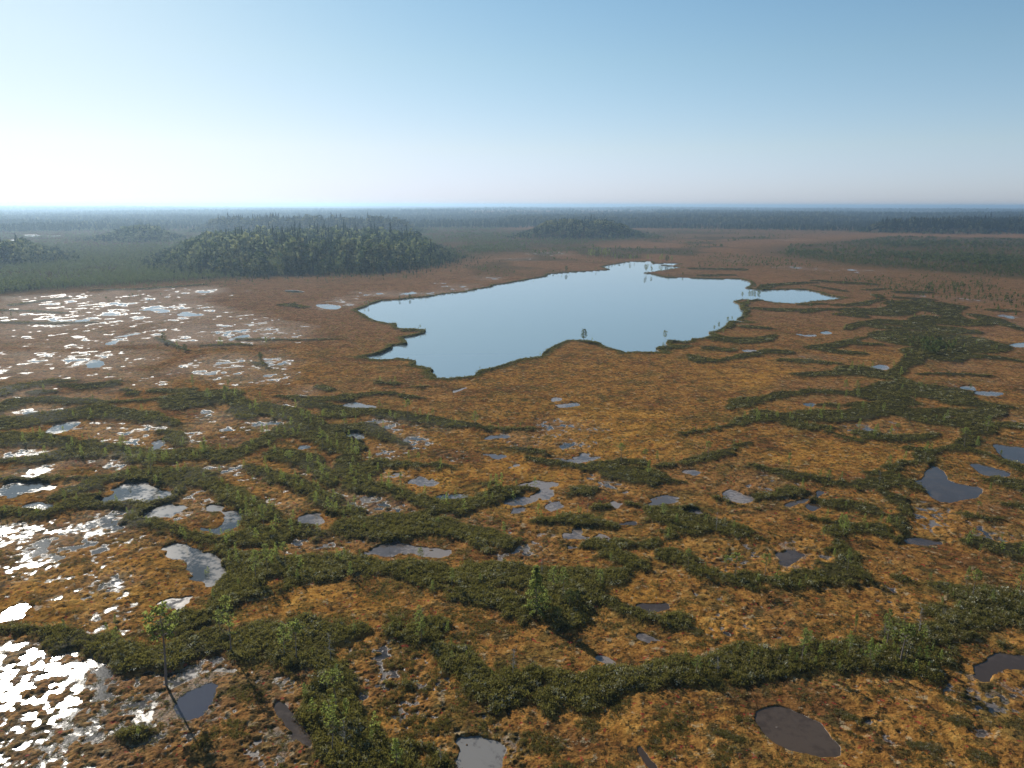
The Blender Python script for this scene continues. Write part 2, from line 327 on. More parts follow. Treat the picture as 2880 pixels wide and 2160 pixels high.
# soaked ground: view, wetness, outline
WET = [(float(l.split('|')[0][1:]), rd(l[0], l.split('|')[1].strip())) for l in """
G.92|-300,575 430,600 700,700 960,740 1130,780 1140,840 1080,950 900,970 700,1010 500,1000 300,950 0,1200 -300,1250
G.62|-300,1250 0,1200 300,950 500,980 900,980 1090,950 1240,1060 1000,1300 700,1400 500,1750 -300,1750
G.55|1140,900 1400,780 1560,740 1700,720 2212,760 2212,900 1990,950 1950,1200 1700,1350 1420,1400 1100,1750 500,1750 900,1300 1050,1150 1250,1050
H.5|0,750 200,760 350,850 390,940 350,1050 250,1150 0,1150
H.4|0,1150 200,1100 250,1350 350,1400 450,1500 250,1600 0,1750
D.8|-100,920 300,890 600,860 830,825 860,930 700,1000 450,1050 300,1100 290,1220 200,1200 0,1100 -100,1120
D.7|200,1190 280,1210 130,1310 60,1310
D.25|0,1110 300,1110 700,1010 950,970 1100,1010 1000,1100 500,1120 600,1230 830,1240 600,1350 0,1320
D.7|565,1480 632,1500 600,1522
D.8|618,1540 680,1518 772,1540 700,1564
D.8|708,1297 790,1238 822,1250 750,1302
D.7|630,1282 670,1240 732,1250 650,1282
D.6|580,1170 655,1170 610,1217
D.8|318,1417 340,1393 432,1358 402,1392 330,1422
D.62|20,565 300,510 700,470 850,470 965,520 955,555 820,540 750,600 650,612 730,540 670,520 400,540 320,600 150,622 -50,622
D.65|475,682 540,642 605,630 560,662
D.6|1080,555 1150,532 1350,540 1300,582 1150,575
D.6|1130,340 1160,308 1192,350 1235,382 1200,432 1185,380
D.65|950,268 1105,268 1085,302 980,292
D.5|0,455 200,412 410,430 300,475 100,490 0,485
D.35|600,280 700,250 950,280 1050,330 900,420 650,420
D.42|1180,240 1350,155 1500,180 1510,290 1350,330 1200,325
D.45|1690,205 1890,205 1895,270 1730,322 1560,290
D.4|1380,350 1620,330 1560,415 1450,415
D.5|1960,550 2160,550 2220,600 2030,605
D.45|1450,570 1570,565 1530,602
D.5|1610,630 1680,590 1760,640
D.5|1725,770 1900,755 1945,790 1830,812
D.4|1650,655 1810,700 1780,735
D.5|2110,700 2240,705 2240,765 2140,765
D.35|1180,690 1280,680 1340,750 1300,830 1250,890 1180,860
D.5|0,40 250,20 350,60 200,90 0,100
D.5|60,165 280,145 400,175 250,230 100,230 0,200
D.4|300,80 700,90 650,110 350,115
D.35|1880,1010 2212,1000 2212,1080 1900,1090
E.55|165,240 250,215 350,235 450,268 600,255 768,290 700,302 550,285 420,272 300,250
E.72|255,272 310,268 365,330 385,352 440,325 510,302 492,355 472,402 440,428 388,385 300,320
E.55|1070,320 1165,312 1185,350 1235,330 1235,382 1100,388 1150,362
E.5|1440,402 1530,372 1505,402
E.6|0,715 230,725 300,760 460,780 440,830 300,862 200,830 0,770
E.5|690,880 850,860 890,920 1060,940 1000,975 900,962
E.45|1085,1080 1250,1035 1340,1100 1200,1135
E.4|200,410 330,410 340,450 220,460
E.4|640,450 720,440 810,460 700,475
E.4|200,620 250,598 250,645 215,650
E.35|1620,575 1775,595 1700,665 1640,640
E.35|1280,240 1560,235 1620,300 1350,330
E.35|0,1000 150,1010 120,1060 0,1060
H.5|1020,620 1130,620 1250,660 1370,700 1400,760 1300,800 1240,900 1130,900 1150,830 1100,740 1010,690
H.4|880,870 960,880 980,1040 920,1040
H.4|1350,820 1450,820 1560,920 1430,930
H.45|1350,1150 1480,1100 1500,1180 1390,1220
H.4|1700,1350 2212,1360 2212,1700 1700,1700
F.35|960,270 1150,238 1400,258 1375,305 1200,305 1050,295
F.4|600,1060 820,1060 820,1200 420,1200 420,1090
F.4|1560,830 1690,850 1660,900
F.45|1880,945 2010,955 2060,1005 1950,995
F.45|1640,972 1720,958 1705,988
F.5|2100,1140 2160,1128 2260,1150 2150,1170
F.4|450,1100 500,1095 480,1120
F.5|180,1167 255,1158 220,1184
F.42|440,1470 540,1480 600,1540 500,1510
F.4|90,1340 200,1375 270,1450 340,1500 430,1560 300,1545 240,1470
F.35|480,600 600,620 590,680 440,640
F.45|2030,230 2130,198 2300,218 2300,250 2100,245
F.35|1180,1400 1300,1330 1400,1400 1300,1450
J.5|1700,950 1900,930 2212,900 2400,900 2400,1250 2000,1240 1800,1120
J.45|1980,1380 2150,1370 2400,1450 2400,1560 2100,1470
J.35|480,880 620,850 660,950 540,960
J.35|850,1300 1000,1310 1060,1380 930,1360
C.45|1550,685 1780,690 2050,705 2040,722 1780,705
C.5|2030,800 2080,790 2100,840 2050,830
C.55|2090,850 2212,860 2330,890 2150,880
C.55|1800,915 1910,908 1880,940 1930,950 1960,1000 1850,1005 1780,970
C.5|1790,1100 1850,1090 1930,1085 1850,1100 1820,1160 1940,1145 1930,1160 1800,1155
C.5|1720,1220 1800,1212 1820,1260 1740,1330 1690,1320 1740,1270
C.5|1940,1218 2010,1218 2000,1238 1950,1235
C.5|2090,1480 2150,1455 2330,1470 2330,1500
C.4|770,1085 925,1083 850,1098
A.40|-100,685 300,665 600,650 900,640 1250,690 1400,760 1800,850 2010,930 2000,962 1500,985 1000,1010 760,1000 600,1030 -100,1010
A.32|-100,1010 600,1030 760,1010 1000,1010 1050,1100 700,1160 500,1150 -100,1110
A.4|1000,630 1300,620 1500,650 1300,700 1000,690
A.33|1450,1050 1750,1050 1900,1120 1750,1250 1450,1220 1100,1200 1000,1160
A.3|0,1110 700,1160 1000,1180 1100,1260 700,1230 0,1240
A.5|700,1265 790,1265 780,1300 730,1290
A.5|1930,1300 2050,1270 2060,1330 1950,1335
A.4|1800,1370 1960,1370 1950,1395 1820,1395
B.5|170,650 280,660 520,655 640,635 720,600 880,605 760,645 520,672 200,672
B.5|-40,700 60,705 160,715 140,740 0,760
B.45|600,585 660,592 640,598
B.5|900,560 950,560 940,568
B.4|1120,440 1160,442 1240,430 1190,430
B.4|1250,385 1450,395 1430,412 1270,395
C.5|715,488 745,492 800,495 805,505 730,502
C.5|725,311 760,310 765,316
C.5|300,446 330,446 330,451
C.45|1140,511 1185,512 1180,518
""".strip().split('\n')]

# glowing orange and yellow sphagnum
OCHRE = [(float(l.split('|')[0][1:]), rd(l[0], l.split('|')[1].strip())) for l in """
E.9|160,600 350,560 560,565 750,560 900,640 870,740 700,790 620,760 450,690 250,670
E.7|850,470 1300,480 1500,560 1620,600 1450,700 1300,850 1000,870 900,850 1000,760 1300,680 1000,660 950,560
E.6|1250,180 1700,130 2212,200 2212,480 1700,500 1300,420
E.8|0,1300 300,1290 560,1370 520,1480 250,1560 0,1560
E.8|1780,1300 2212,1250 2212,1500 1900,1480
E.5|1950,1100 2080,1150 2212,1250 1900,1260
D.8|0,1200 500,1120 1000,1000 1100,1010 1000,1150 1000,1400 800,1560 0,1560
D.5|600,260 1050,290 1000,430 650,400
D.5|1080,520 1600,500 1900,760 1900,820 1600,700
F.7|180,1130 900,1050 900,1200 450,1230
F.5|0,1280 300,1350 500,1600 0,1659
F.5|430,440 1400,420 1450,500 900,560 500,500
F.6|80,1120 280,1150 640,1200 480,1250
C.8|180,1140 450,1090 650,1180 500,1260 250,1220
C.5|1180,1040 1500,1020 1400,1100 1200,1080
C.6|2040,950 2212,940 2212,980 2060,980
F.6|1470,850 1700,880 1700,1000 1470,960
H.7|0,100 500,90 1000,60 1480,130 1480,280 1080,380 960,500 600,400 300,350 0,430
I.5|900,80 1200,20 1500,100 1000,220
I.6|1700,150 2000,300 1900,560 1650,500
I.6|500,1250 1200,1250 1300,1400 700,1450
J.6|1500,700 1750,800 1600,900 1500,850
J.5|1500,1250 2212,1450 2212,1659 900,1659
H.5|1200,1250 1800,1350 1700,1400 1300,1400
""".strip().split('\n')]
# ---------------------------------------------------------------- picture to ground
CAM_H, PITCH, FPX, CX, CY = 60.0, math.radians(14.42), 1960.0, 1440.0, 1080.0
ROLL = math.radians(0.13)
_sp, _cp = math.sin(PITCH), math.cos(PITCH)

def ray(px, py):
    x = (np.asarray(px, float) - CX)/FPX; y = (np.asarray(py, float) - CY)/FPX
    c, s = math.cos(ROLL), math.sin(ROLL)
    x, y = x*c + y*s, -x*s + y*c
    return x, _cp - y*_sp, -_sp - y*_cp

def hit(px, py, z=0.0):
    x, y, dz = ray(px, py)
    t = (CAM_H - z)/np.maximum(-dz, 2e-3)
    return x*t, y*t

def height_for(px, py, ptop):
    """height of an upright thing standing at (px,py) whose top is seen at row ptop"""
    X, Y = hit(px, py)
    k = (ptop - CY)/FPX
    # row k = (-u)/(f): u = Y*sp + (z-H)*cp ; f = Y*cp - (z-H)*sp
    dz = -(Y*_sp + k*Y*_cp)/(_cp - k*_sp)
    return float(X), float(Y), float(dz + CAM_H)

# ---------------------------------------------------------------- noise
def _hash(i, j, seed):
    h = (i.astype(np.int64)*374761393 + j.astype(np.int64)*668265263 + seed*974634777) & 0xFFFFFFFF
    h = ((h ^ (h >> 13))*1274126177) & 0xFFFFFFFF
    return ((h ^ (h >> 16)) & 0xFFFF).astype(np.float32)/65535.0

def noise(x, y, lam, seed=0):
    """value noise in -1..1, wavelength lam metres"""
    c, s = math.cos(seed*1.7 + .4), math.sin(seed*1.7 + .4)
    u = (x*c - y*s)/lam; v = (x*s + y*c)/lam
    i = np.floor(u); j = np.floor(v); fu = (u - i).astype(np.float32); fv = (v - j).astype(np.float32)
    i = i.astype(np.int64); j = j.astype(np.int64)
    fu = fu*fu*(3 - 2*fu); fv = fv*fv*(3 - 2*fv)
    a = _hash(i, j, seed); b = _hash(i+1, j, seed); c_ = _hash(i, j+1, seed); d = _hash(i+1, j+1, seed)
    return 2*((a*(1-fu) + b*fu)*(1-fv) + (c_*(1-fu) + d*fu)*fv) - 1

def sstep(a, b, x):
    t = np.clip((x - a)/(b - a), 0, 1); return t*t*(3 - 2*t)

# ---------------------------------------------------------------- distance fields in metres on the ground
def ridge_world(st):
    st = [q if len(q) == 3 else q + [20] for q in st]
    P = []
    for k, (x, y, t) in enumerate(st):
        a = st[max(k-1, 0)]; b = st[min(k+1, len(st)-1)]
        dx, dy = b[0]-a[0], b[1]-a[1]; n = math.hypot(dx, dy) or 1
        nx, ny = -dy/n*t/2, dx/n*t/2
        X, Y = hit(x, y); X1, Y1 = hit(x-nx, y-ny); X2, Y2 = hit(x+nx, y+ny)
        Ta = hit(a[0], a[1]); Tb = hit(b[0], b[1])
        tx, ty = Tb[0]-Ta[0], Tb[1]-Ta[1]; tn = math.hypot(tx, ty) or 1
        w = abs((X2-X1)*(-ty) + (Y2-Y1)*tx)/tn/2
        P.append((float(X), float(Y), max(float(w), .3)))
    return P

def poly_world(pts):
    a = np.array([p[:2] for p in pts]); X, Y = hit(a[:, 0], a[:, 1])
    return np.stack([X, Y], 1)

def add_ridge(S, X, Y, P, m=6.0):
    for (x1, y1, w1), (x2, y2, w2) in zip(P[:-1], P[1:]):
        r = max(w1, w2) + m
        k = np.nonzero((X > min(x1, x2)-r) & (X < max(x1, x2)+r) & (Y > min(y1, y2)-r) & (Y < max(y1, y2)+r))[0]
        if not len(k): continue
        dx, dy = x2-x1, y2-y1; L = dx*dx + dy*dy + 1e-9
        t = np.clip(((X[k]-x1)*dx + (Y[k]-y1)*dy)/L, 0, 1)
        d = np.hypot(X[k]-x1-t*dx, Y[k]-y1-t*dy) - (w1 + t*(w2-w1))
        S[k] = np.minimum(S[k], d)

def poly_sd(X, Y, P, m=8.0):
    """indices near the polygon and signed distance there (negative inside)"""
    k = np.nonzero((X > P[:, 0].min()-m) & (X < P[:, 0].max()+m) & (Y > P[:, 1].min()-m) & (Y < P[:, 1].max()+m))[0]
    x, y = X[k], Y[k]; d = np.full(len(k), 1e9); ins = np.zeros(len(k), bool)
    for (x1, y1), (x2, y2) in zip(P, np.roll(P, -1, 0)):
        dx, dy = x2-x1, y2-y1; L = dx*dx + dy*dy + 1e-9
        t = np.clip(((x-x1)*dx + (y-y1)*dy)/L, 0, 1)
        d = np.minimum(d, np.hypot(x-x1-t*dx, y-y1-t*dy))
        c = (y1 > y) != (y2 > y)
        ins ^= c & (x < (x2-x1)*(y-y1)/(y2-y1 if y2 != y1 else 1e-9) + x1)
    return k, np.where(ins, -d, d)

def smooth_ring(pts, n=2):
    a = np.array([p[:2] for p in pts])
    for _ in range(n):
        b = np.roll(a, -1, 0); a = np.stack([a*.75 + b*.25, a*.25 + b*.75], 1).reshape(-1, 2)
    return a
# small strokes near the camera are loose pale tussocks, the others the shrub ridges
_near = lambda r: r[0][1] > 1620 and max(q[2] for q in r if len(q) > 2) < 23
LOW = [ridge_world(r) for r in RIDGES if _near(r)]
RW = [ridge_world(r) for r in RIDGES if not _near(r)]
LW = poly_world(LAKE)
PW = [poly_world(smooth_ring(p[3], 1 if len(p[3]) > 12 else 2)) for p in POOLS]
WW = [(w, poly_world(smooth_ring(p, 1))) for w, p in WET]
OW = [(w, poly_world(smooth_ring(p, 1))) for w, p in OCHRE]

def fields(X, Y, D, sp):
    """ridge, pool, lake distances and wet/ochre weights, plus ground height"""
    n1 = noise(X, Y, 9, 1); n2 = noise(X, Y, 3.3, 2); n3 = noise(X, Y, 1.5, 3)
    fade = lambda lam: np.clip((lam/sp - 1.3)/1.5, 0, 1)
    f3, f1 = fade(3.3), fade(1.4)
    far = np.clip(D/350, .55, 3.)
    ridge = np.full(X.shape, 30.)
    for P in RW: add_ridge(ridge, X, Y, P)
    low = np.full(X.shape, 30.)
    for P in LOW: add_ridge(low, X, Y, P, 3)
    low = sstep(.5, -.5, low + n2*.8 + n3*.6)
    ridge = ridge + n1*1.1*far + n2*1.2*f3 + n3*.9*f1 + .25
    pool = np.full(X.shape, 30.)
    pa = np.ones(X.shape); pi_ = np.zeros(X.shape)
    for (vw, kd, *_), P in zip(POOLS, PW):
        k, d = poly_sd(X, Y, P); c = d < pool[k]; kc = k[c]; pool[kc] = d[c]
        pa[kc] = {'b': .6, 'k': .55, 'c': 1.0, 'm': 1.35, 'g': .8}[kd]; pi_[kc] = {'b': .1, 'k': .30, 'c': .55, 'm': 1.0, 'g': .6}[kd]
    n4 = noise(X, Y, .7, 4)*np.clip((.7/sp - 1.3)/1.5, 0, 1)
    pw = pool + (n1*.45 + n2*.85*f3 + n3*.75*f1 + .4*n4)*np.clip(D/170, .42, 1.7)*pa
    lake = np.full(X.shape, 99.)
    k, d = poly_sd(X, Y, LW, 40); lake[k] = d
    lw = lake + n1*.8 + n2*.7*f3
    wet = np.zeros(X.shape)
    for w, P in WW:
        m = 2.0 + .030*float(np.hypot(P[:, 0], P[:, 1]).min())
        k, d = poly_sd(X, Y, P, m); wet[k] = np.maximum(wet[k], w*sstep(m, -m, d + n1[k]*m*.6))
    och = np.zeros(X.shape)
    for w, P in OW:
        m = .06*float(np.hypot(P[:, 0], P[:, 1]).min())
        k, d = poly_sd(X, Y, P, m); och[k] = np.maximum(och[k], w*sstep(m, -m, d + n1[k]*m*.7))
    R = sstep(.9, -.9, ridge)
    # ground: hummocky lawn, lifted on the ridges, dipping under the pools
    h1 = noise(X, Y, 4.2, 5)*sstep(420, 200, D) + noise(X, Y, 5.6, 15)*sstep(200, 420, D); h2 = noise(X, Y, 1.7, 6); h3 = noise(X, Y, .75, 7); h4 = noise(X, Y, .34, 8)
    hl = noise(X, Y, 14, 9)
    fa = lambda lam: np.clip((lam/sp - 1.6)/1.5, 0, 1)
    hum = .40*h1*fa(4.2) + .60*h2*fa(1.7) + .46*h3*fa(.75) + .26*h4*fa(.34)
    wet = np.where(wet > .02, np.clip(wet + sstep(200, 330, D)*(.17*noise(X, Y, 48, 16) + .12*noise(X, Y, 19, 17)), .021, 1), wet)
    # wet ground: the noise is normalised so that a share 'wet' of it dips under the water table
    nr_ = sstep(330, 130, D)
    a0, a1, a2, a3, a4 = .20 - .05*nr_, .90 - .60*nr_, .70 - .12*nr_, .35 + .38*nr_, .05 + .45*nr_
    fw = lambda lam: np.clip((lam/(D*.0024) - .8)/1.2, 0, 1)      # thin glints survive far off
    q = (a0*hl + a1*h1 + a2*h2*fw(1.7) + a3*h3*fw(.75) + a4*h4*fw(.34))/np.sqrt(a0**2 + a1**2 + (a2*fw(1.7))**2 + (a3*fw(.75))**2 + (a4*fw(.34))**2)/.42
    dry = .34 + .17*hum
    qn = np.where(wet > .02, -2.6 + 3.6*wet, -9.)
    wz = np.clip((q - qn)*.11, -.25, .34) + .05*hum
    z = np.where(wet > .02, np.minimum(dry, wz), dry)
    lift = .42*R*(1 + .25*h1*fa(4.2))
    z = z*(1-R) + np.maximum(z, .30)*R + lift
    isl = np.clip((.8*h2*fa(1.7) + .6*h3*fa(.75) + .45*h1 - .98 + .52*pi_)*1.5, 0, .62)
    rim = sstep(4.5, .4, pw)*(1 - R)
    z = np.where(wet > .02, z, z*(1 - .62*rim) + .02*rim)
    z = np.where((pw < 2.6) & (pw > 0), np.maximum(z, .05), z)      # a lip of moss keeps each pool apart
    deep = sstep(.25, -.35, pw)
    z = z*(1-deep) + deep*(-.5 + 1.05*isl*sstep(-6, -.8, pw))
    edge = sstep(-.2, .8, lw)*sstep(5, 1.2, lw)
    z = z + .32*edge*(1 + .6*n2*f3)
    deepl = sstep(.4, -.6, lw)
    z = z*(1-deepl) - 1.2*deepl
    return dict(ridge=R, ridge_sd=ridge, pool=pw, lake=lw, wet=wet, ochre=och, z=z, hum=hum, edge=edge, low=low)
# ---------------------------------------------------------------- single trees read off the photograph
# view | where it stands | x,base,top,type ...   u flat-topped pine, s slender pine, y bright young pine, d dead pine, r dense round pine, b birch, p spruce, o bushy pine
TREES = [(l[0], l.split('|')[1].strip(), [q.split(',') for q in l.split('|')[2].split()]) for l in """
G|on the shrub ridge above the oval pool|1445,960,290,u 1020,650,450,o 930,500,410,y 1000,420,340,y 575,530,380,s 350,480,400,d 1990,690,180,s
H|at the bottom ridge's left end|360,745,410,u 250,710,425,o 645,770,480,d 490,720,640,y
H|on the ridge leaving the bottom edge|690,1200,830,u 670,1560,1215,u 770,1510,1230,d 1000,1510,1320,s 1215,1700,1390,y 1245,1315,1180,d 430,1080,930,y 700,900,760,y
H|by the grey mud pool, bottom edge|1600,1650,1470,d
H|on the ridge left of the red hollow|1430,590,390,o 1415,400,250,o 1700,800,640,s 1820,740,640,y 1690,640,540,y 1660,480,390,s 1570,400,300,s 1180,490,430,y 1275,380,320,y 850,470,380,y 2040,900,820,y
E|in the central group with the long shadow|1270,1500,1185,p 1375,1375,1180,o 1298,1260,1130,d 1440,1370,1190,o 1330,1470,1330,y 1480,1470,1330,r 1210,1500,1400,y 1400,1550,1440,r 1530,1440,1340,r
I|beside the sunlit red hollow|6,905,620,d
I|on the ridge below the red hollow|1298,890,740,s 1590,880,680,o 1770,890,690,d 1940,705,580,s 1500,720,620,y 1880,880,840,y 2065,760,640,y 2150,720,610,s 1355,790,715,y 1700,820,760,y
J|in the stand left of the moss-dotted pool|1015,615,280,s 1145,785,420,u 1288,535,255,d 865,775,520,y 690,755,510,s 290,775,450,s 750,505,335,s 1165,430,290,d 1000,545,400,d 240,775,650,y 1180,770,640,d 60,670,570,s 1420,640,540,o 1330,640,560,y 560,700,600,y
J|in the green clump by the right edge|1500,390,260,d 1765,210,-60,u 1705,135,-95,s 2170,185,-90,s 1560,160,60,o 1640,300,200,y 1740,370,280,y 1860,170,70,o 1930,260,110,y 2010,380,280,s 2100,210,150,y 1700,230,130,y 1870,450,360,d 1500,260,170,y 1990,130,60,y 2180,300,200,o 1590,220,120,y
F|on the short ridge east of the crescent|165,490,370,u 330,430,350,s 682,590,440,s
F|in the upper right shrub maze|1820,420,280,u 1970,320,200,o 1385,345,250,u 1565,500,400,u 1710,230,160,y 900,240,190,y 1055,120,30,s 1130,100,25,o 1090,345,290,s 460,210,150,s 565,215,180,y 272,280,230,s 675,200,150,s 1300,200,140,s 1500,130,60,s 1640,250,190,s 1905,420,330,y 2055,480,420,s 1540,50,-20,o 1420,50,-10,y
F|on the ridge left of the deep pool|1270,665,555,d 940,645,550,o 825,625,560,d 1030,620,560,y 1395,645,570,s 775,690,610,y 890,620,550,y 610,720,690,y
F|on the knoll west of the square pool|215,975,825,d 145,905,840,y 330,960,880,y 390,960,900,s 100,960,900,s
F|on the neck east of the square pool|1037,985,845,o 910,1015,920,o 1340,900,810,u 1375,950,850,s 1060,1240,1060,s 1190,960,890,y 1400,840,770,s 1280,920,840,y 1110,1010,960,y 980,1130,1060,y 775,920,870,s
F|on the crescent ridge round the square pool|275,1245,1110,u 330,1285,1095,u 525,1275,1100,u 30,1215,1065,u 790,1325,1225,s 145,1210,1150,y
F|on mossy mounds right of the deep pool|1910,845,755,u 2055,1055,960,s 1920,1125,1030,s 2200,775,700,s 2060,480,420,s 1990,700,630,y
F|on the orange flat above the stand|1600,1290,1215,o 1690,1530,1440,d 1110,1620,1490,s 785,1670,1575,y 1300,1640,1480,s
E|on the ridge above the forked mud|22,330,170,s 250,180,105,o 432,235,105,u 866,280,175,o 95,260,200,s
E|on the plain by the grey crescent pool|1275,440,355,d 1155,420,385,s
E|on the central ridge near the crescent pool|1815,520,385,u 1965,530,420,u 2040,540,430,s 1990,605,490,y 2155,530,470,s 1600,560,500,s
E|beside the orange hollow|395,725,575,s 955,700,640,y 640,790,745,s
E|on the small shrub islet|1548,885,795,s 1592,875,770,d
E|in the shrub patch by the purple pools|2085,890,770,o 2170,930,835,y 2110,1045,930,s 2000,850,790,y 1740,1185,1090,s 1675,1345,1200,o 1650,1250,1180,y 2190,840,780,s
E|along the wide central shrub belt|630,970,870,u 235,960,865,d 20,930,820,s 520,1145,1060,o 320,1185,1040,d 120,1135,1070,s 28,1200,1060,s 60,1265,1150,y 590,1360,1270,y 720,1345,1190,s 900,1310,1225,y 1050,1280,1220,s 430,1260,1200,y 560,1210,1160,s 150,960,900,y
E|in the shrubs under the yellow basin|520,1640,1470,o 690,1620,1540,y 380,1600,1540,y 90,1640,1560,o
D|on the shrub ridges at middle left|985,600,465,u 1120,615,540,s 1325,455,375,p 585,430,345,d 800,430,350,s 720,200,150,s 605,140,75,s 460,460,400,s 920,490,420,y 430,810,690,s 140,890,800,s 8,910,790,s 290,370,310,s 1540,90,20,s
D|in the dark shrub mass left of centre|1885,550,435,u 2002,310,180,u 2095,445,310,u 1850,335,280,y 2000,600,530,y 1480,770,650,s 1430,600,530,s 1610,910,765,s 1710,960,780,s 1890,1010,880,s 1640,640,590,s 2130,650,580,s 1690,110,50,s 1350,90,40,y 1470,110,10,s 1960,240,160,o 1780,830,760,s
D|on the ridge beside the milky pool|1665,1285,1080,o 1735,1255,1040,s 1850,1185,1030,u 1800,1175,1065,s 1210,1040,960,s 1390,1460,1330,s 1425,1610,1470,o 1550,1330,1260,y 1930,1290,1200,y 2020,1250,1200,y
A|on the brown plain left of the lake|1255,1290,1190,s 1480,1275,1220,s 1470,1355,1265,u 1350,1370,1275,o 1730,1005,940,s 1430,1010,945,o 705,1215,1180,s 1060,985,915,r 1200,1040,990,r 1150,1010,970,y 1690,1100,1040,r 1910,750,715,r
B|on the point of the lake's south shore|1573,980,888,r
B|on the lake's small east spit|2097,968,895,b 2085,1000,972,b
B|on the lake's west spit|512,902,862,b 545,905,880,b 500,903,875,b
B|at the lake's near bank|897,1152,1132,b 433,1090,1070,b 335,856,838,b
B|along the lake's far shore|1457,522,478,r 1650,512,486,b 1245,566,545,s 1405,528,505,s 1428,527,500,s 1480,522,498,s 720,654,638,r 650,664,645,s 545,683,658,s 515,684,660,s 378,699,672,r 445,692,662,r 440,692,664,s 175,738,705,b 150,742,712,b 860,634,618,r
B|in the group at the lake's head|1602,430,372,s 1622,432,368,o 1640,432,372,s 1660,433,375,r 1675,432,362,s 1695,434,366,s 1712,434,362,o 1735,436,370,s 1752,438,388,s 1775,440,400,y 1800,442,404,r 1830,446,412,s 1870,448,402,o 1900,446,410,s 1985,450,400,o 2010,452,412,s 2075,458,398,o 2110,460,408,r 2140,460,410,o 2060,456,412,s
B|on the reedy bar in the head bay|1968,528,468,b 2010,530,482,b 1975,528,488,b
C|on the eastern lake bank|203,908,862,b 233,893,840,b 290,866,806,b 318,850,803,b 262,930,880,s 420,745,690,o
C|on the bar between lake and side bay|383,700,645,b 430,698,640,b 447,697,637,b 466,698,644,b 487,700,638,b 500,664,642,r 462,704,684,y 505,622,595,r 470,622,592,r
C|on the brown plain east of the lake|885,1010,965,s 960,1140,1100,s 1140,1110,1080,y 1055,1290,1210,o 1130,1300,1215,o 1250,690,655,r 1100,660,630,s 1040,600,570,o 660,600,580,r 165,550,530,r 1440,1090,1040,y 1580,1000,960,y 1500,820,780,y 2030,1040,985,o 1560,1240,1190,s 1860,1300,1230,s 1320,1240,1200,y 110,500,470,r 240,500,470,s 980,400,340,r 700,365,330,r
""".strip().split('\n')]
# ---------------------------------------------------------------- helpers
def tag(o, label=None, cat=None, group=None, kind=None):
    if label: o['label'] = label
    if cat: o['category'] = cat
    if group: o['group'] = group
    if kind: o['kind'] = kind
    return o

def mesh_np(name, V, Fc, mat, attrs=None, smooth=False, parent=None, link=True):
    """one mesh from numpy vertices and equal-sided faces"""
    V = np.asarray(V, np.float32); Fc = np.asarray(Fc, np.int32); n, k = Fc.shape
    me = bpy.data.meshes.new(name)
    me.vertices.add(len(V)); me.vertices.foreach_set('co', V.ravel())
    me.loops.add(n*k); me.loops.foreach_set('vertex_index', Fc.ravel())
    me.polygons.add(n); me.polygons.foreach_set('loop_start', np.arange(0, n*k, k, dtype=np.int32))
    if smooth: me.polygons.foreach_set('use_smooth', np.ones(n, bool))
    for a, v in (attrs or {}).items():
        at = me.attributes.new(a, 'FLOAT', 'POINT'); at.data.foreach_set('value', np.asarray(v, np.float32).ravel())
    me.update(calc_edges=True); me.materials.append(mat)
    if not link: return me
    return obj(name, me, parent)

def obj(name, me, parent=None):
    o = bpy.data.objects.new(name, me); COL.objects.link(o)
    if parent: o.parent = parent
    return o

class MB:
    """collects tapered tubes and leaf blades"""
    def __init__(s): s.v = []; s.f = []; s.t = []
    def tube(s, pts, rad, n=6):
        b = len(s.v); m = len(pts)
        for k, (p, r) in enumerate(zip(pts, rad)):
            d = np.array(pts[min(k+1, m-1)]) - np.array(pts[max(k-1, 0)]); d = d/(np.linalg.norm(d) + 1e-9)
            a = np.cross(d, (1, 0, 0) if abs(d[0]) < .8 else (0, 1, 0)); a /= np.linalg.norm(a); c = np.cross(d, a)
            for q in range(n):
                an = 2*math.pi*q/n; s.v.append(tuple(np.array(p) + r*(math.cos(an)*a + math.sin(an)*c))); s.t.append(0)
        for k in range(m-1):
            for q in range(n):
                s.f.append((b+k*n+q, b+k*n+(q+1) % n, b+(k+1)*n+(q+1) % n, b+(k+1)*n+q))
    def tuft(s, c, r, n=8, up=.4, flat=1.0, R=random):
        """a spray of needle blades round a point"""
        tt = R.random()
        for _ in range(n):
            d = np.array((R.gauss(0, 1), R.gauss(0, 1), R.gauss(0, 1)*flat + up)); d /= np.linalg.norm(d) + 1e-9
            a = np.cross(d, (R.gauss(0, 1), R.gauss(0, 1), R.gauss(0, 1))); a /= np.linalg.norm(a) + 1e-9
            L = r*R.uniform(.6, 1.15); w = r*R.uniform(.16, .30); b = len(s.v)
            o = np.array(c) + d*r*.08
            for q in (o - a*w*.5, o + d*L*.55 - a*w, o + d*L, o + d*L*.55 + a*w): s.v.append(tuple(q)); s.t.append(tt)
            s.f.append((b, b+1, b+2, b+3))
    def mesh(s, name, mat, smooth=False):
        return mesh_np(name, s.v, s.f, mat, {'tint': s.t}, smooth, link=False)

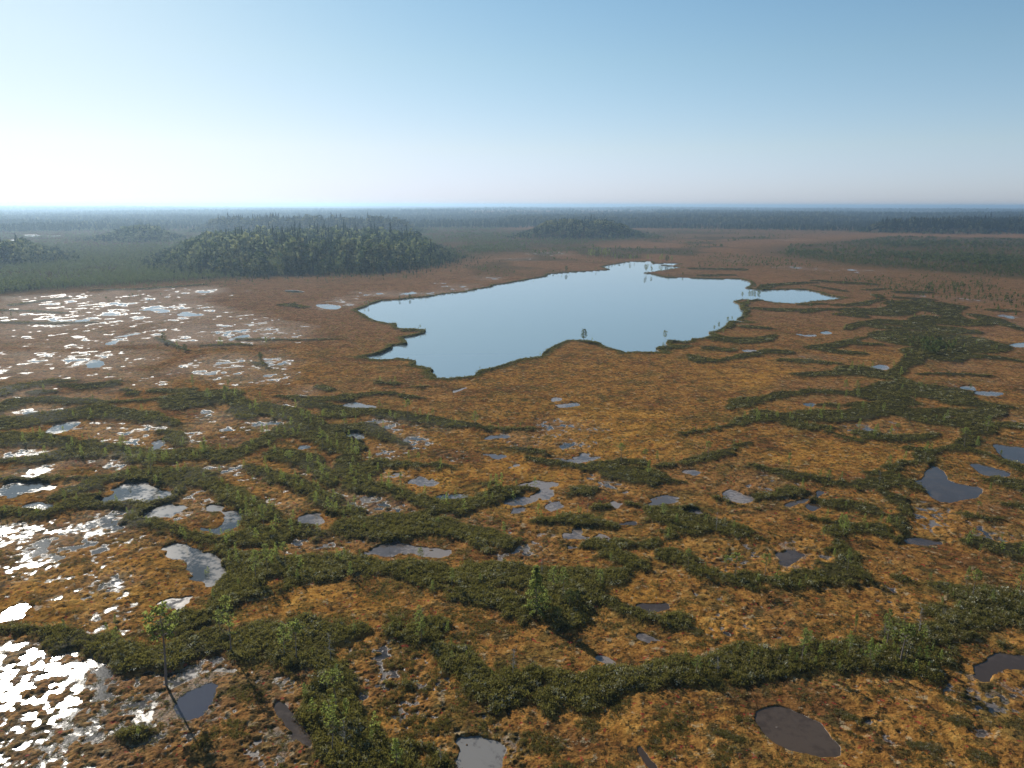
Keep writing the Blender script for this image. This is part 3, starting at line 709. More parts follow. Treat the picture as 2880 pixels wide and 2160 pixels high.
# ---------------------------------------------------------------- materials
def new_mat(name):
    m = bpy.data.materials.new(name); m.use_nodes = True; m.node_tree.nodes.clear(); return m, m.node_tree
class NT:
    def __init__(s, nt): s.nt = nt
    def n(s, t, **kw):
        x = s.nt.nodes.new(t)
        for k, v in kw.items(): setattr(x, k, v)
        return x
    def l(s, a, b): s.nt.links.new(a, b)
    def attr(s, name): return s.n('ShaderNodeAttribute', attribute_name=name).outputs['Fac']
    def noise(s, vec, scale, detail=4, rough=.6):
        x = s.n('ShaderNodeTexNoise'); x.inputs['Scale'].default_value = scale; x.inputs['Detail'].default_value = detail; x.inputs['Roughness'].default_value = rough
        s.l(vec, x.inputs['Vector']); return x.outputs['Fac']
    def math(s, op, a, b=None, c=None, clamp=False):
        x = s.n('ShaderNodeMath', operation=op, use_clamp=clamp)
        for k, v in enumerate((a, b, c)):
            if v is None: continue
            if isinstance(v, (int, float)): x.inputs[k].default_value = v
            else: s.l(v, x.inputs[k])
        return x.outputs[0]
    def band(s, v, lo, hi):
        x = s.n('ShaderNodeMapRange', interpolation_type='SMOOTHSTEP'); s.l(v, x.inputs[0])
        x.inputs[1].default_value = lo; x.inputs[2].default_value = hi; return x.outputs[0]
    def ramp(s, v, stops):
        x = s.n('ShaderNodeValToRGB'); e = x.color_ramp.elements
        while len(e) < len(stops): e.new(.5)
        for k, (p, c) in enumerate(stops): e[k].position = p; e[k].color = (*c, 1)
        s.l(v, x.inputs[0]); return x.outputs[0]
    def mix(s, f, a, b):
        x = s.n('ShaderNodeMix', data_type='RGBA')
        if isinstance(f, (int, float)): x.inputs[0].default_value = f
        else: s.l(f, x.inputs[0])
        for i, v in ((6, a), (7, b)):
            if isinstance(v, tuple): x.inputs[i].default_value = (*v, 1)
            else: s.l(v, x.inputs[i])
        return x.outputs[2]
    def out(s, sh): s.l(sh, s.n('ShaderNodeOutputMaterial').inputs[0])

def ground_mat():
    m, t = new_mat('bog_moss'); g = NT(t)
    pos = g.n('ShaderNodeNewGeometry').outputs['Position']
    big = g.noise(pos, .022, 4, .55); mid = g.noise(pos, .16, 4, .6); fine = g.noise(pos, .9, 5, .68); tiny = g.noise(pos, 3.2, 3, .6)
    grain = g.math('ADD', g.math('MULTIPLY', fine, .55), g.math('ADD', g.math('MULTIPLY', tiny, .25), g.math('MULTIPLY', mid, .35)))
    moss = g.ramp(grain, [(.39, (.024, .013, .006)), (.47, (.088, .039, .014)), (.555, (.205, .094, .022)), (.67, (.335, .172, .040)), (.80, (.46, .29, .11))])
    yel = g.ramp(grain, [(.39, (.06, .030, .008)), (.49, (.23, .100, .017)), (.62, (.41, .20, .032)), (.80, (.54, .36, .10))])
    heath = g.ramp(grain, [(.38, (.036, .021, .013)), (.48, (.118, .060, .031)), (.60, (.198, .103, .048)), (.80, (.30, .185, .088))])
    c = g.mix(g.attr('heath'), moss, heath)
    och = g.math('MULTIPLY', g.attr('ochre'), g.band(g.math('ADD', mid, g.math('MULTIPLY', big, .5)), .45, .85))
    c = g.mix(och, c, yel)
    # dwarf shrubs, sedge and dead straw in patches of their own
    calm = g.math('SUBTRACT', 1, g.math('MAXIMUM', g.math('MULTIPLY', och, .65), g.math('MULTIPLY', g.attr('heath'), .40)))
    m2 = g.noise(pos, .095, 4, .6)
    c = g.mix(g.math('MULTIPLY', g.math('MULTIPLY', g.band(m2, .51, .62), .55), calm), c, g.ramp(fine, [(.38, (.035, .030, .012)), (.6, (.13, .105, .030))]))
    m0 = g.noise(pos, .042, 5, .62)
    c = g.mix(g.math('MULTIPLY', g.math('MULTIPLY', g.band(m0, .53, .64), .62), calm), c, g.ramp(fine, [(.38, (.040, .020, .011)), (.62, (.145, .062, .028))]))
    m1 = g.noise(pos, .36, 5, .7)
    c = g.mix(g.math('MULTIPLY', g.math('MULTIPLY', g.band(m1, .515, .60), .80), calm), c, g.ramp(tiny, [(.35, (.022, .019, .009)), (.65, (.085, .072, .026))]))
    m3 = g.noise(pos, 1.25, 4, .65)
    c = g.mix(g.math('MULTIPLY', g.band(m3, .545, .60), .85), c, (.028, .021, .010))
    m4 = g.noise(pos, .62, 5, .7)
    c = g.mix(g.math('MULTIPLY', g.band(m4, .59, .65), .65), c, (.34, .26, .15))
    rd_ = g.noise(pos, 1.3, 2, .5)
    c = g.mix(g.math('MULTIPLY', g.band(rd_, .66, .71), .8), c, (.24, .035, .022))
    c = g.mix(g.math('MULTIPLY', g.attr('wood'), .8), c, (.034, .036, .017))
    c = g.mix(g.attr('ridge'), c, g.ramp(fine, [(.35, (.018, .018, .009)), (.6, (.045, .040, .016)), (.8, (.09, .06, .025))]))
    c = g.mix(g.attr('shore'), c, g.ramp(fine, [(.35, (.020, .022, .008)), (.6, (.06, .06, .018)), (.8, (.12, .10, .03))]))
    sep = g.n('ShaderNodeSeparateXYZ'); g.l(pos, sep.inputs[0])
    z = sep.outputs[2]
    low = g.math('MULTIPLY', g.math('SUBTRACT', 1, g.band(z, .012, .085)), 1)
    c = g.mix(g.math('MULTIPLY', low, .85), c, g.ramp(tiny, [(.38, (.03, .022, .016)), (.62, (.21, .175, .15))]))
    soak = g.attr('wet')
    rough = g.math('SUBTRACT', .92, g.math('MULTIPLY', g.math('MAXIMUM', low, g.math('MULTIPLY', soak, .35)), .55))
    hsv = g.n('ShaderNodeHueSaturation'); hsv.inputs['Saturation'].default_value = .98; g.l(c, hsv.inputs['Color']); c = hsv.outputs[0]
    p = g.n('ShaderNodeBsdfPrincipled'); g.l(c, p.inputs['Base Color']); g.l(rough, p.inputs['Roughness'])
    g.l(g.math('MULTIPLY', .45, g.math('MAXIMUM', low, g.math('MULTIPLY', soak, .35))), p.inputs['Specular IOR Level'])
    b = g.n('ShaderNodeBump'); b.inputs['Strength'].default_value = 1.0; b.inputs['Distance'].default_value = .35
    g.l(g.math('ADD', fine, g.math('MULTIPLY', tiny, .5)), b.inputs['Height']); g.l(b.outputs[0], p.inputs['Normal'])
    g.out(p.outputs[0]); return m

def water_mat(name, deep, film, amount, rough=.03, ripple=.0, ior=1.40):
    m, t = new_mat(name); g = NT(t)
    pos = g.n('ShaderNodeNewGeometry').outputs['Position']
    p = g.n('ShaderNodeBsdfPrincipled'); p.inputs['IOR'].default_value = ior
    f = g.math('ADD', g.math('MULTIPLY', g.noise(pos, .11, 3, .5), .75), g.math('MULTIPLY', g.noise(pos, 1.1, 4, .6), .35))
    k = g.band(f, .62 - .25*amount, .72 - .2*amount)
    k = g.math('MULTIPLY', k, min(1, amount*1.6))
    g.l(g.mix(k, deep, film), p.inputs['Base Color'])
    g.l(g.math('ADD', rough, g.math('MULTIPLY', k, .25)), p.inputs['Roughness'])
    if ripple:
        b = g.n('ShaderNodeBump'); b.inputs['Strength'].default_value = ripple; b.inputs['Distance'].default_value = .02
        g.l(g.noise(pos, 2.5, 2, .5), b.inputs['Height']); g.l(b.outputs[0], p.inputs['Normal'])
    g.out(p.outputs[0]); return m

def leaf_mat(name, stops, trans, amount=.4, spec=.2):
    m, t = new_mat(name); g = NT(t)
    c = g.ramp(g.attr('tint'), stops)
    oi = g.n('ShaderNodeObjectInfo').outputs['Random']
    hs = g.n('ShaderNodeHueSaturation'); g.l(g.math('ADD', .72, g.math('MULTIPLY', oi, .55)), hs.inputs['Value'])
    g.l(g.math('ADD', .485, g.math('MULTIPLY', oi, .03)), hs.inputs['Hue']); g.l(c, hs.inputs['Color'])
    d = g.n('ShaderNodeBsdfPrincipled'); d.inputs['Roughness'].default_value = .6; d.inputs['Specular IOR Level'].default_value = spec
    g.l(hs.outputs[0], d.inputs['Base Color'])
    tr = g.n('ShaderNodeBsdfTranslucent')
    if isinstance(trans, float):      # leaves let through a lighter shade of their own colour
        vmx = g.n('ShaderNodeVectorMath', operation='SCALE'); g.l(hs.outputs[0], vmx.inputs[0]); vmx.inputs['Scale'].default_value = trans; g.l(vmx.outputs[0], tr.inputs[0])
    else: tr.inputs[0].default_value = (*trans, 1)
    mx = g.n('ShaderNodeMixShader'); mx.inputs[0].default_value = amount
    g.l(d.outputs[0], mx.inputs[1]); g.l(tr.outputs[0], mx.inputs[2]); g.out(mx.outputs[0]); return m

def bark_mat(name, lo, hi, scale=2.5):
    m, t = new_mat(name); g = NT(t)
    pos = g.n('ShaderNodeTexCoord').outputs['Object']
    p = g.n('ShaderNodeBsdfPrincipled'); p.inputs['Roughness'].default_value = .85
    g.l(g.ramp(g.noise(pos, scale, 4, .6), [(.35, lo), (.65, hi)]), p.inputs['Base Color']); g.out(p.outputs[0]); return m

M_GROUND = ground_mat()
M_LAKE = water_mat('lake_water', (.17, .225, .245), (.02, .02, .02), 0, .02, ior=2.6)  # pale blue base paints in extra sky reflection, with the IOR raised for it too
M_POOL = {'k': water_mat('black_water', (.046, .031, .019), (.085, .060, .040), .35, .03),
          'c': water_mat('clear_water', (.030, .034, .036), (.26, .23, .20), .45, .03),
          'm': water_mat('muddy_water', (.085, .070, .062), (.20, .165, .14), .6, .06),
          'g': water_mat('grey_mud', (.06, .05, .045), (.17, .16, .145), .70, .08)}
M_POOL['b'] = water_mat('slate_water', (.050, .052, .068), (.06, .06, .07), .1, .02)
M_MARSH = water_mat('marsh_water', (.030, .024, .019), (.17, .14, .115), .5, .07, .25)
M_SHRUB = leaf_mat('dwarf_shrub_leaves', [(0, (.012, .014, .005)), (.28, (.042, .042, .013)), (.50, (.105, .092, .031)), (.68, (.17, .128, .050)), (.86, (.25, .20, .10)), (1, (.44, .42, .33))], (.26, .235, .052), .35, .12)
M_NEEDLE = leaf_mat('pine_needles', [(0, (.034, .046, .016)), (.6, (.068, .088, .028)), (1, (.12, .135, .045))], (.34, .39, .095), .50, .12)
M_YOUNG = leaf_mat('young_pine_needles', [(0, (.045, .074, .018)), (.6, (.085, .125, .032)), (1, (.14, .18, .05))], (.37, .43, .10), .52, .12)
M_SPRUCE = leaf_mat('spruce_needles', [(0, (.010, .020, .010)), (.6, (.022, .040, .016)), (1, (.05, .07, .022))], (.05, .08, .02), .25)
M_BIRCH = leaf_mat('birch_leaves', [(0, (.06, .085, .02)), (.6, (.11, .13, .03)), (1, (.22, .19, .04))], (.26, .28, .06), .4)
M_FARWOOD = leaf_mat('far_wood', [(0, (.008, .015, .008)), (.45, (.022, .036, .013)), (.72, (.085, .098, .040)), (1, (.155, .155, .072))], 1.4, .40, 0)
M_SCRUB = leaf_mat('scrub_pine', [(0, (.028, .040, .016)), (.6, (.060, .074, .028)), (1, (.11, .115, .045))], (.17, .21, .06), .38, .03)
M_BARK = bark_mat('pine_bark', (.11, .085, .07), (.30, .235, .185))
M_DEAD = bark_mat('bare_grey_wood', (.10, .095, .09), (.30, .29, .275))
M_BBARK = bark_mat('birch_bark', (.25, .24, .22), (.55, .54, .50))

# ---------------------------------------------------------------- woods: outlines on the ground with tree heights and mound
def pw(v, s): return poly_world(rd(v, s))
# footprint, mound height, tree height range, number, share of birch at the edge, name words
ISLES = [
 (pw('A', "1010,480 1250,532 1700,547 2212,537 2512,525 2780,482 2900,440 2860,400 2760,352 2500,333 2000,328 1500,338 1200,372 1080,420"), 7, (9, 23), 3000),
 (pw('A', "1250,262 1500,270 2212,270 2700,265 2700,246 2212,238 1500,240 1300,247"), 14, (10, 22), 1000),
 (pw('A', "650,318 850,330 1050,323 1160,310 1100,287 900,282 700,292"), 6, (9, 20), 600),
 (pw('A', "-700,500 0,488 250,480 440,450 360,402 100,385 -300,380 -700,390"), 4, (9, 19), 1000),
 (pw('B', "1150,300 1400,306 1700,302 1930,298 1900,268 1750,248 1500,243 1250,258"), 13, (8, 19), 1100),
 (pw('C', "1140,262 1500,272 2212,276 2900,276 2900,215 2212,215 1600,222 1250,238"), 11, (10, 22), 2600),
 (pw('C', "-1200,222 0,219 800,216 1170,200 1000,168 0,166 -1200,182"), 6, (12, 18), 3500),
]
WOODS = [   # open pine scrub: view, share of ground, outline
 (1.0, pw('A', "-700,720 0,680 300,648 700,618 1200,588 1700,558 2212,540 2712,500 2912,470 3112,420 3000,370 2212,330 1200,330 400,340 -700,370")),
 (.8, pw('B', "560,430 900,420 1150,400 1500,360 1900,320 2212,310 2212,285 1900,300 1300,310 700,300 600,330")),
 (.75, pw('C', "450,395 700,440 1000,482 1500,522 2212,568 3000,600 3000,310 2212,300 1300,290 800,330 520,360")),
 (.35, pw('C', "-1000,300 -300,300 450,300 1200,270 1200,240 -1000,240")),
 (.45, pw('C', "1480,1100 1400,960 1700,960 1820,1020 1750,1080 1600,1120")),
 (.75, pw('A', "-700,380 0,380 500,350 1200,340 2212,330 2900,360 3200,330 3400,270 3300,225 2212,232 1200,235 500,215 0,190 -700,190")),
 (.8, pw('B', "700,330 1150,315 1500,320 1900,310 2212,300 2212,262 1900,262 1250,245 700,250 400,300")),
 (.5, pw('C', "-200,262 400,250 1200,262 1200,232 400,228 -200,238")),
 (.2, pw('C', "0,560 440,500 800,560 1300,700 1800,700 2212,640 2212,560 1500,520 1000,480 450,395 0,400")),
]
def mound(X, Y):
    h = np.zeros(X.shape)
    for P, hh, *_ in ISLES:
        s = float(np.ptp(P[:, 1]))*.5
        k, d = poly_sd(X, Y, P, 30); h[k] = np.maximum(h[k], hh*sstep(10, -min(s*.6, 65), d))
    D = np.hypot(X, Y)
    far = sstep(2300, 5200, D)
    return h + far*np.maximum(0, 10 + 16*noise(X, Y, 2600, 21) + 9*noise(X, Y, 900, 22)) * sstep(30000, 9000, D)
def wood_share(X, Y):
    w = np.zeros(X.shape)
    for s, P in WOODS:
        m = .05*float(np.median(np.hypot(P[:, 0], P[:, 1])))
        k, d = poly_sd(X, Y, P, m); w[k] = np.maximum(w[k], s*sstep(m, -m, d))
    for P, *_ in ISLES:
        k, d = poly_sd(X, Y, P, 20); w[k] = np.maximum(w[k], sstep(15, -10, d))
    D = np.hypot(X, Y)
    w = np.maximum(w, .85*sstep(480, 800, D)*sstep(.05, .55, noise(X, Y, 120, 33) + .5*noise(X, Y, 36, 34)))
    return np.maximum(w, sstep(1900, 2600, D)*sstep(-.35, .05, noise(X, Y, 1500, 31) + .35*noise(X, Y, 420, 32) + .25))

# ---------------------------------------------------------------- ground sheet, finest where the view is nearest
rows = [1, 15, 30, 42, 50]
v = (60*697/55.0)
while v > 6.0: rows.append(60*697/v); v -= .55 if v < 130 else .70
D_ = rows[-1]
while D_ < 60000: D_ *= 1.12; rows.append(D_)
rows = np.array(rows)
az = np.arange(-47, 47.01, .068); side = np.concatenate([np.arange(48, 60, 1.5), np.arange(60, 181, 6)])
az = np.radians(np.concatenate([-side[::-1], az, side])[:-1])
DD, AA = np.meshgrid(rows, az, indexing='ij')
GX = (DD*np.sin(AA)).ravel(); GY = (DD*np.cos(AA)).ravel(); GD = DD.ravel()
GSP = np.maximum(GD*.0012, GD*GD/(60*697)*.72)
FLD = fields(GX, GY, GD, GSP)
GM = mound(GX, GY); GW = wood_share(GX, GY)
GZ = FLD['z'] + GM
nr, na = DD.shape
idx = np.arange(nr*na).reshape(nr, na); nx = np.roll(idx, -1, 1)
faces = np.stack([idx[:-1], nx[:-1], nx[1:], idx[1:]], -1).reshape(-1, 4)[:, ::-1]
heath = np.clip(sstep(170, 430, GD + 60*noise(GX, GY, 70, 41)) + .35*sstep(.2, .8, noise(GX, GY, 38, 42)), 0, 1)
ground = mesh_np('ground', np.stack([GX, GY, GZ], 1), faces, M_GROUND,
                 dict(ridge=FLD['ridge'], wet=FLD['wet'], ochre=FLD['ochre'], heath=heath, shore=FLD['edge'], wood=GW), smooth=True)
tag(ground, 'orange and brown peat bog of moss hummocks reaching to the horizon', 'bog', kind='structure')

# ---------------------------------------------------------------- water
def flat(name, P, grow, z, mat):
    c = P - np.roll(P, 1, 0); n = len(P)
    a = .5*np.sum(P[:, 0]*np.roll(P[:, 1], -1) - np.roll(P[:, 0], -1)*P[:, 1]); sg = 1 if a > 0 else -1
    t = np.roll(P, -1, 0) - np.roll(P, 1, 0); t /= np.linalg.norm(t, axis=1)[:, None] + 1e-9
    Q = P + sg*grow*np.stack([t[:, 1], -t[:, 0]], 1)
    if sg < 0: Q = Q[::-1]
    me = bpy.data.meshes.new(name); me.from_pydata([(x, y, z) for x, y in Q], [], [list(range(n))]); me.update()
    me.materials.append(mat); return obj(name, me)
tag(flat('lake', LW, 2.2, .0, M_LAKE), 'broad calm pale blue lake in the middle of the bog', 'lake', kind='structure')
for k, ((vw, kd, words, pts), P) in enumerate(zip(POOLS, PW)):
    d = float(np.hypot(P[:, 0], P[:, 1]).min())
    tag(flat('bog_pool', P, 1.0 + .004*d, .006 + .004*(k % 6), M_POOL[kd]), words, 'pool', 'open pools of the bog', kind='structure')
ring = np.array([(2600*math.sin(a), 2600*math.cos(a), -.006) for a in np.linspace(0, 2*math.pi, 64, endpoint=False)])
me = bpy.data.meshes.new('water'); me.from_pydata([tuple(p) for p in ring[::-1]], [], [list(range(64))]); me.materials.append(M_MARSH)
tag(obj('water', me), 'shallow glinting water standing between the hummocks of the soaked moss', 'bog water', kind='structure')

# ---------------------------------------------------------------- scattering many small plants into one mesh
def scatter(name, protos, pid, pos, sc, rot, tint, mat, kind='stuff', label=None, cat=None, hz=None):
    k = protos[0][1].shape[1]; VV = []; FF = []; TT = []; b = 0
    hz = sc if hz is None else hz
    for q, (pv, pf, ptn) in enumerate(protos):
        i = np.nonzero(pid == q)[0]
        if not len(i): continue
        c, s = np.cos(rot[i])[:, None], np.sin(rot[i])[:, None]
        x = (pv[None, :, 0]*c - pv[None, :, 1]*s)*sc[i, None] + pos[i, 0, None]
        y = (pv[None, :, 0]*s + pv[None, :, 1]*c)*sc[i, None] + pos[i, 1, None]
        z = pv[None, :, 2]*hz[i, None] + pos[i, 2, None]
        VV.append(np.stack([x, y, z], -1).reshape(-1, 3))
        FF.append((pf[None] + (b + np.arange(len(i))*len(pv))[:, None, None]).reshape(-1, k)); b += len(i)*len(pv)
        TT.append(np.clip(ptn[None]*.35 + tint[i, None] - .17, 0, 1).ravel())
    o = mesh_np(name, np.concatenate(VV), np.concatenate(FF), mat, {'tint': np.concatenate(TT)})
    return tag(o, label, cat, kind=kind)

def shrub_proto(n, seed, flat=.75):
    R = random.Random(seed); m = MB()
    for _ in range(n):
        a = R.uniform(0, 6.28); r = math.sqrt(R.random()); h = flat*math.sqrt(max(0, 1-r*r))*R.uniform(.55, 1.05)
        m.tuft((.9*r*math.cos(a), .9*r*math.sin(a), h*.75), .40, 4, .9, 1, R)
    return np.array(m.v, np.float32), np.array(m.f, np.int32), np.array(m.t, np.float32)
SHR = [shrub_proto(8, 100+q) for q in range(10)]

# dwarf pine and heather on the ridges
inview = (np.abs(np.repeat(az[None], nr, 0).ravel()) < math.radians(46)) & (GD > 52) & (GD < 1500)
pxm = GD*1.05/697
thin = sstep(-.55, .15, .7*noise(GX, GY, 7.5, 53) + .5*noise(GX, GY, 3.1, 54) + .15)
prob = inview*FLD['ridge']**1.3*(FLD['ridge'] > .05)*np.where(GD < 130, .46, .36)*(FLD['z'] > .1)*(.32 + .68*thin)
i = np.nonzero(rng.random(len(GX)) < prob)[0]
j = lambda a: a[i]
patch = noise(GX[i], GY[i], 5.5, 51)*.5 + noise(GX[i], GY[i], 17, 52)*.5
size = np.maximum(rng.uniform(.16, .46, len(i)), 1.4*pxm[i])*(1 + .35*patch)
big = rng.random(len(i)) < .10; size = np.where(big, size*1.7, size)
hgt = np.minimum(size*rng.uniform(.7, 1.3, len(i)), rng.uniform(.28, .64, len(i)))
tint = np.clip(.37 + .23*rng.standard_normal(len(i)) + .24*patch, 0, .84)
hgt = np.where(big, hgt*1.7, hgt); tint = np.where(big, tint + .12, tint)
tint = np.where(rng.random(len(i)) < .05, rng.uniform(.85, 1.2, len(i)), tint)
scatter('shrubs', SHR, rng.integers(0, len(SHR), len(i)), np.stack([GX[i], GY[i], GZ[i] - .05], 1), size, rng.uniform(0, 6.28, len(i)), tint, M_SHRUB,
        label='dark green heather and dwarf shrubs covering the winding bog ridges', cat='shrubs', hz=hgt)
# loose tussocks on the open moss
tn = noise(GX, GY, 2.6, 61) + .6*noise(GX, GY, 26, 62)
prob = inview*(FLD['ridge'] < .3)*(FLD['z'] > .16)*(GM < .5)*np.maximum(sstep(.0, .8, tn)*.16, FLD['low']*.5)
i = np.nonzero(rng.random(len(GX)) < prob)[0]
size = np.maximum(rng.uniform(.12, .36, len(i)), .95*pxm[i]); 
tint = np.clip(rng.normal(.52, .20, len(i)) + .16*FLD['low'][i], .05, .95)
scatter('heather', SHR, rng.integers(0, len(SHR), len(i)), np.stack([GX[i], GY[i], GZ[i] - .04], 1), size, rng.uniform(0, 6.28, len(i)), tint, M_SHRUB,
        label='olive and brown heather tussocks dotting the orange moss', cat='heather', hz=np.minimum(size, .5))
# tufts standing in the soaked ground
prob = inview*(FLD['wet'] > .25)*(np.abs(FLD['z']) < .09)*(GD < 330)*.07
i = np.nonzero(rng.random(len(GX)) < prob)[0]
size = np.maximum(rng.uniform(.12, .34, len(i)), .9*pxm[i])
scatter('sedge', SHR, rng.integers(0, len(SHR), len(i)), np.stack([GX[i], GY[i], np.maximum(GZ[i], 0) - .03], 1), size, rng.uniform(0, 6.28, len(i)),
        np.clip(rng.normal(.55, .22, len(i)), 0, .95), M_SHRUB, label='small dark sedge tufts standing in the wet glinting moss', cat='sedge', hz=size*.8)
# fringe along the lake bank
prob = inview*sstep(.1, .5, FLD['edge'])*.30*(GD < 900)
i = np.nonzero(rng.random(len(GX)) < prob)[0]
size = np.maximum(rng.uniform(.3, .6, len(i)), 1.2*pxm[i])
scatter('undergrowth', SHR, rng.integers(0, len(SHR), len(i)), np.stack([GX[i], GY[i], GZ[i] - .06], 1), size, rng.uniform(0, 6.28, len(i)),
        np.clip(rng.normal(.45, .17, len(i)), 0, .9), M_SHRUB, label='dark green fringe of bushes hugging the lake bank', cat='undergrowth', hz=np.minimum(size*.9, .8))

# ---------------------------------------------------------------- trees
def pine(kind, seed):
    """trunk and crown meshes of a unit-height tree"""
    R = random.Random(seed); T = MB(); C = MB()
    lean = R.uniform(-.03, .03), R.uniform(-.03, .03)
    bend = R.uniform(0, 6.28)
    def ax(h): return np.array((lean[0]*h + .018*math.sin(3*h + bend), lean[1]*h + .018*math.cos(4*h + bend), h))
    tr = {'y': .013, 'o': .014, 'b': .009, 's': .010, 'p': .016, 'r': .016, 'd': .010}.get(kind, .015)
    hs = np.linspace(0, .985, 9)
    T.tube([ax(h) - (0, 0, .02 if h == 0 else 0) for h in hs], [tr*(1.15 - 1.0*h) for h in hs], 6)
    def limb(h, a, L, rise, r, tufts, tr_, nb=8, keep=T):
        p0 = ax(h); d = np.array((math.cos(a), math.sin(a), rise)); pts = [p0]
        for q in range(1, 4):
            f = q/3; pts.append(p0 + d*L*f + np.array((R.uniform(-.1, .1)*L, R.uniform(-.1, .1)*L, L*.12*f*f)))
        keep.tube(pts, [r, r*.75, r*.5, r*.2], 4)
        for q in range(tufts):
            f = .35 + .65*(q + R.random())/max(tufts, 1); k = min(2, int(f*3)); g = f*3 - k
            p = pts[k]*(1-g) + pts[min(k+1, 3)]*g
            C.tuft(p + np.array((R.gauss(0, .25*tr_), R.gauss(0, .25*tr_), R.uniform(0, .3*tr_))), tr_*R.uniform(.75, 1.2), nb, .35, .8, R)
    if kind == 'u':
        b0 = R.uniform(.58, .70)
        for q in range(R.randint(4, 7)): limb(R.uniform(.25, b0), R.uniform(0, 6.28), R.uniform(.05, .13), R.uniform(-.2, .4), .004, 0, 0)
        for q in range(18):
            h = b0 + (1-b0)*(q + .5)/18*.97; L = (.27 - .16*((h-b0)/(1-b0))**2)*R.uniform(.55, 1.1)
            limb(h, q*2.4 + R.random(), L, R.uniform(.05, .5), .0055, 3, .058)
        for q in range(5): C.tuft(ax(.97) + np.array((R.gauss(0, .03), R.gauss(0, .03), R.uniform(-.03, .02))), .055, 8, .6, .8, R)
    elif kind == 's':
        b0 = R.uniform(.30, .45)
        for q in range(24):
            f = (q + .5)/24; h = b0 + (1-b0)*f*.98; L = (.15 - .10*f)*R.uniform(.5, 1.2)
            limb(h, q*2.4 + R.random(), L, R.uniform(-.1, .4), .004, 0 if R.random() < .30 and f < .5 else 3, .046, 7)
        C.tuft(ax(.98), .05, 10, .8, .8, R)
    elif kind in 'yo':
        b0 = .10 if kind == 'y' else .28; n = 34 if kind == 'y' else 26
        for q in range(n):
            f = (q + .5)/n; h = b0 + (1-b0)*f*.97
            L = ((.26 - .21*f) if kind == 'y' else .27*math.sqrt(max(.05, 1 - (f*1.02)**2)))*R.uniform(.6, 1.1)
            limb(h, q*2.4 + R.random(), L, R.uniform(.1, .5), .004, 3, .056 if kind == 'y' else .060, 7)
        C.tuft(ax(.98), .05, 10, 1., .7, R)
    elif kind == 'r':
        for q in range(32):
            f = (q + .5)/32; h = .24 + .74*f; L = .36*math.sqrt(max(.04, 1 - (1.5*f - .5)**2 if f > .33 else 1 - (1 - 2.2*f)**2*.7))*R.uniform(.6, 1.08)
            limb(h, q*2.4 + R.random(), L, R.uniform(-.05, .35), .006, 4, .066, 8)
        C.tuft(ax(.98), .06, 10, 1., .7, R)
    elif kind == 'p':
        n = 64
        for q in range(n):
            f = (q + .5)/n; h = .04 + .94*f; L = (.30*(1-f)**.8 + .012)*R.uniform(.7, 1.12)
            limb(h, q*2.4 + R.random()*.6, L, R.uniform(-.45, -.1), .004, 5, .05, 7)
        C.tuft(ax(.98), .03, 8, 1.5, .7, R)
    elif kind == 'b':
        for q in range(20):
            f = (q + .5)/20; h = .34 + .62*f; L = .22*math.sqrt(max(.06, 1 - (1.6*f - .6)**2))*R.uniform(.5, 1.1)
            limb(h, q*2.4 + R.random(), L, R.uniform(.5, 1.2), .003, 5, .055, 6)
    elif kind == 'd':
        for q in range(26):
            f = (q + .5)/26; h = .28 + .70*f; L = (.25 - .12*f)*R.uniform(.35, 1.1)
            limb(h, q*2.4 + R.random(), L, R.uniform(-.2, .5), .006, 0, 0, keep=C)
            if R.random() < .6:
                a = q*2.4 + R.uniform(-1, 1); limb(min(.97, h + .02), a, L*.6, R.uniform(.2, .9), .004, 0, 0, keep=C)
    return T, C

LOOK = {'u': ('pine_tree', 'pine', 'flat-topped pine', M_NEEDLE), 's': ('pine_tree', 'pine', 'thin sparse pine', M_NEEDLE),
        'y': ('pine_tree', 'pine', 'bright young pine', M_YOUNG), 'o': ('pine_tree', 'pine', 'bushy rounded pine', M_NEEDLE),
        'r': ('pine_tree', 'pine', 'dense dark pine', M_SCRUB), 'b': ('birch_tree', 'birch', 'pale airy birch', M_BIRCH),
        'p': ('spruce_tree', 'spruce', 'tall pointed spruce', M_NEEDLE), 'd': ('dead_tree', 'dead tree', 'bare dead pine', M_DEAD)}
NVAR = {'u': 6, 's': 6, 'y': 5, 'o': 5, 'r': 4, 'b': 4, 'p': 2, 'd': 5}
PROTO = {}
for kd, n in NVAR.items():
    for q in range(n):
        T, C = pine(kd, ord(kd)*31 + q)
        tm = M_DEAD if kd == 'd' else M_BBARK if kd == 'b' else M_BARK
        PROTO[kd, q] = (T.mesh('trunk', tm, True), C.mesh('branches' if kd == 'd' else 'crown', LOOK[kd][3]))

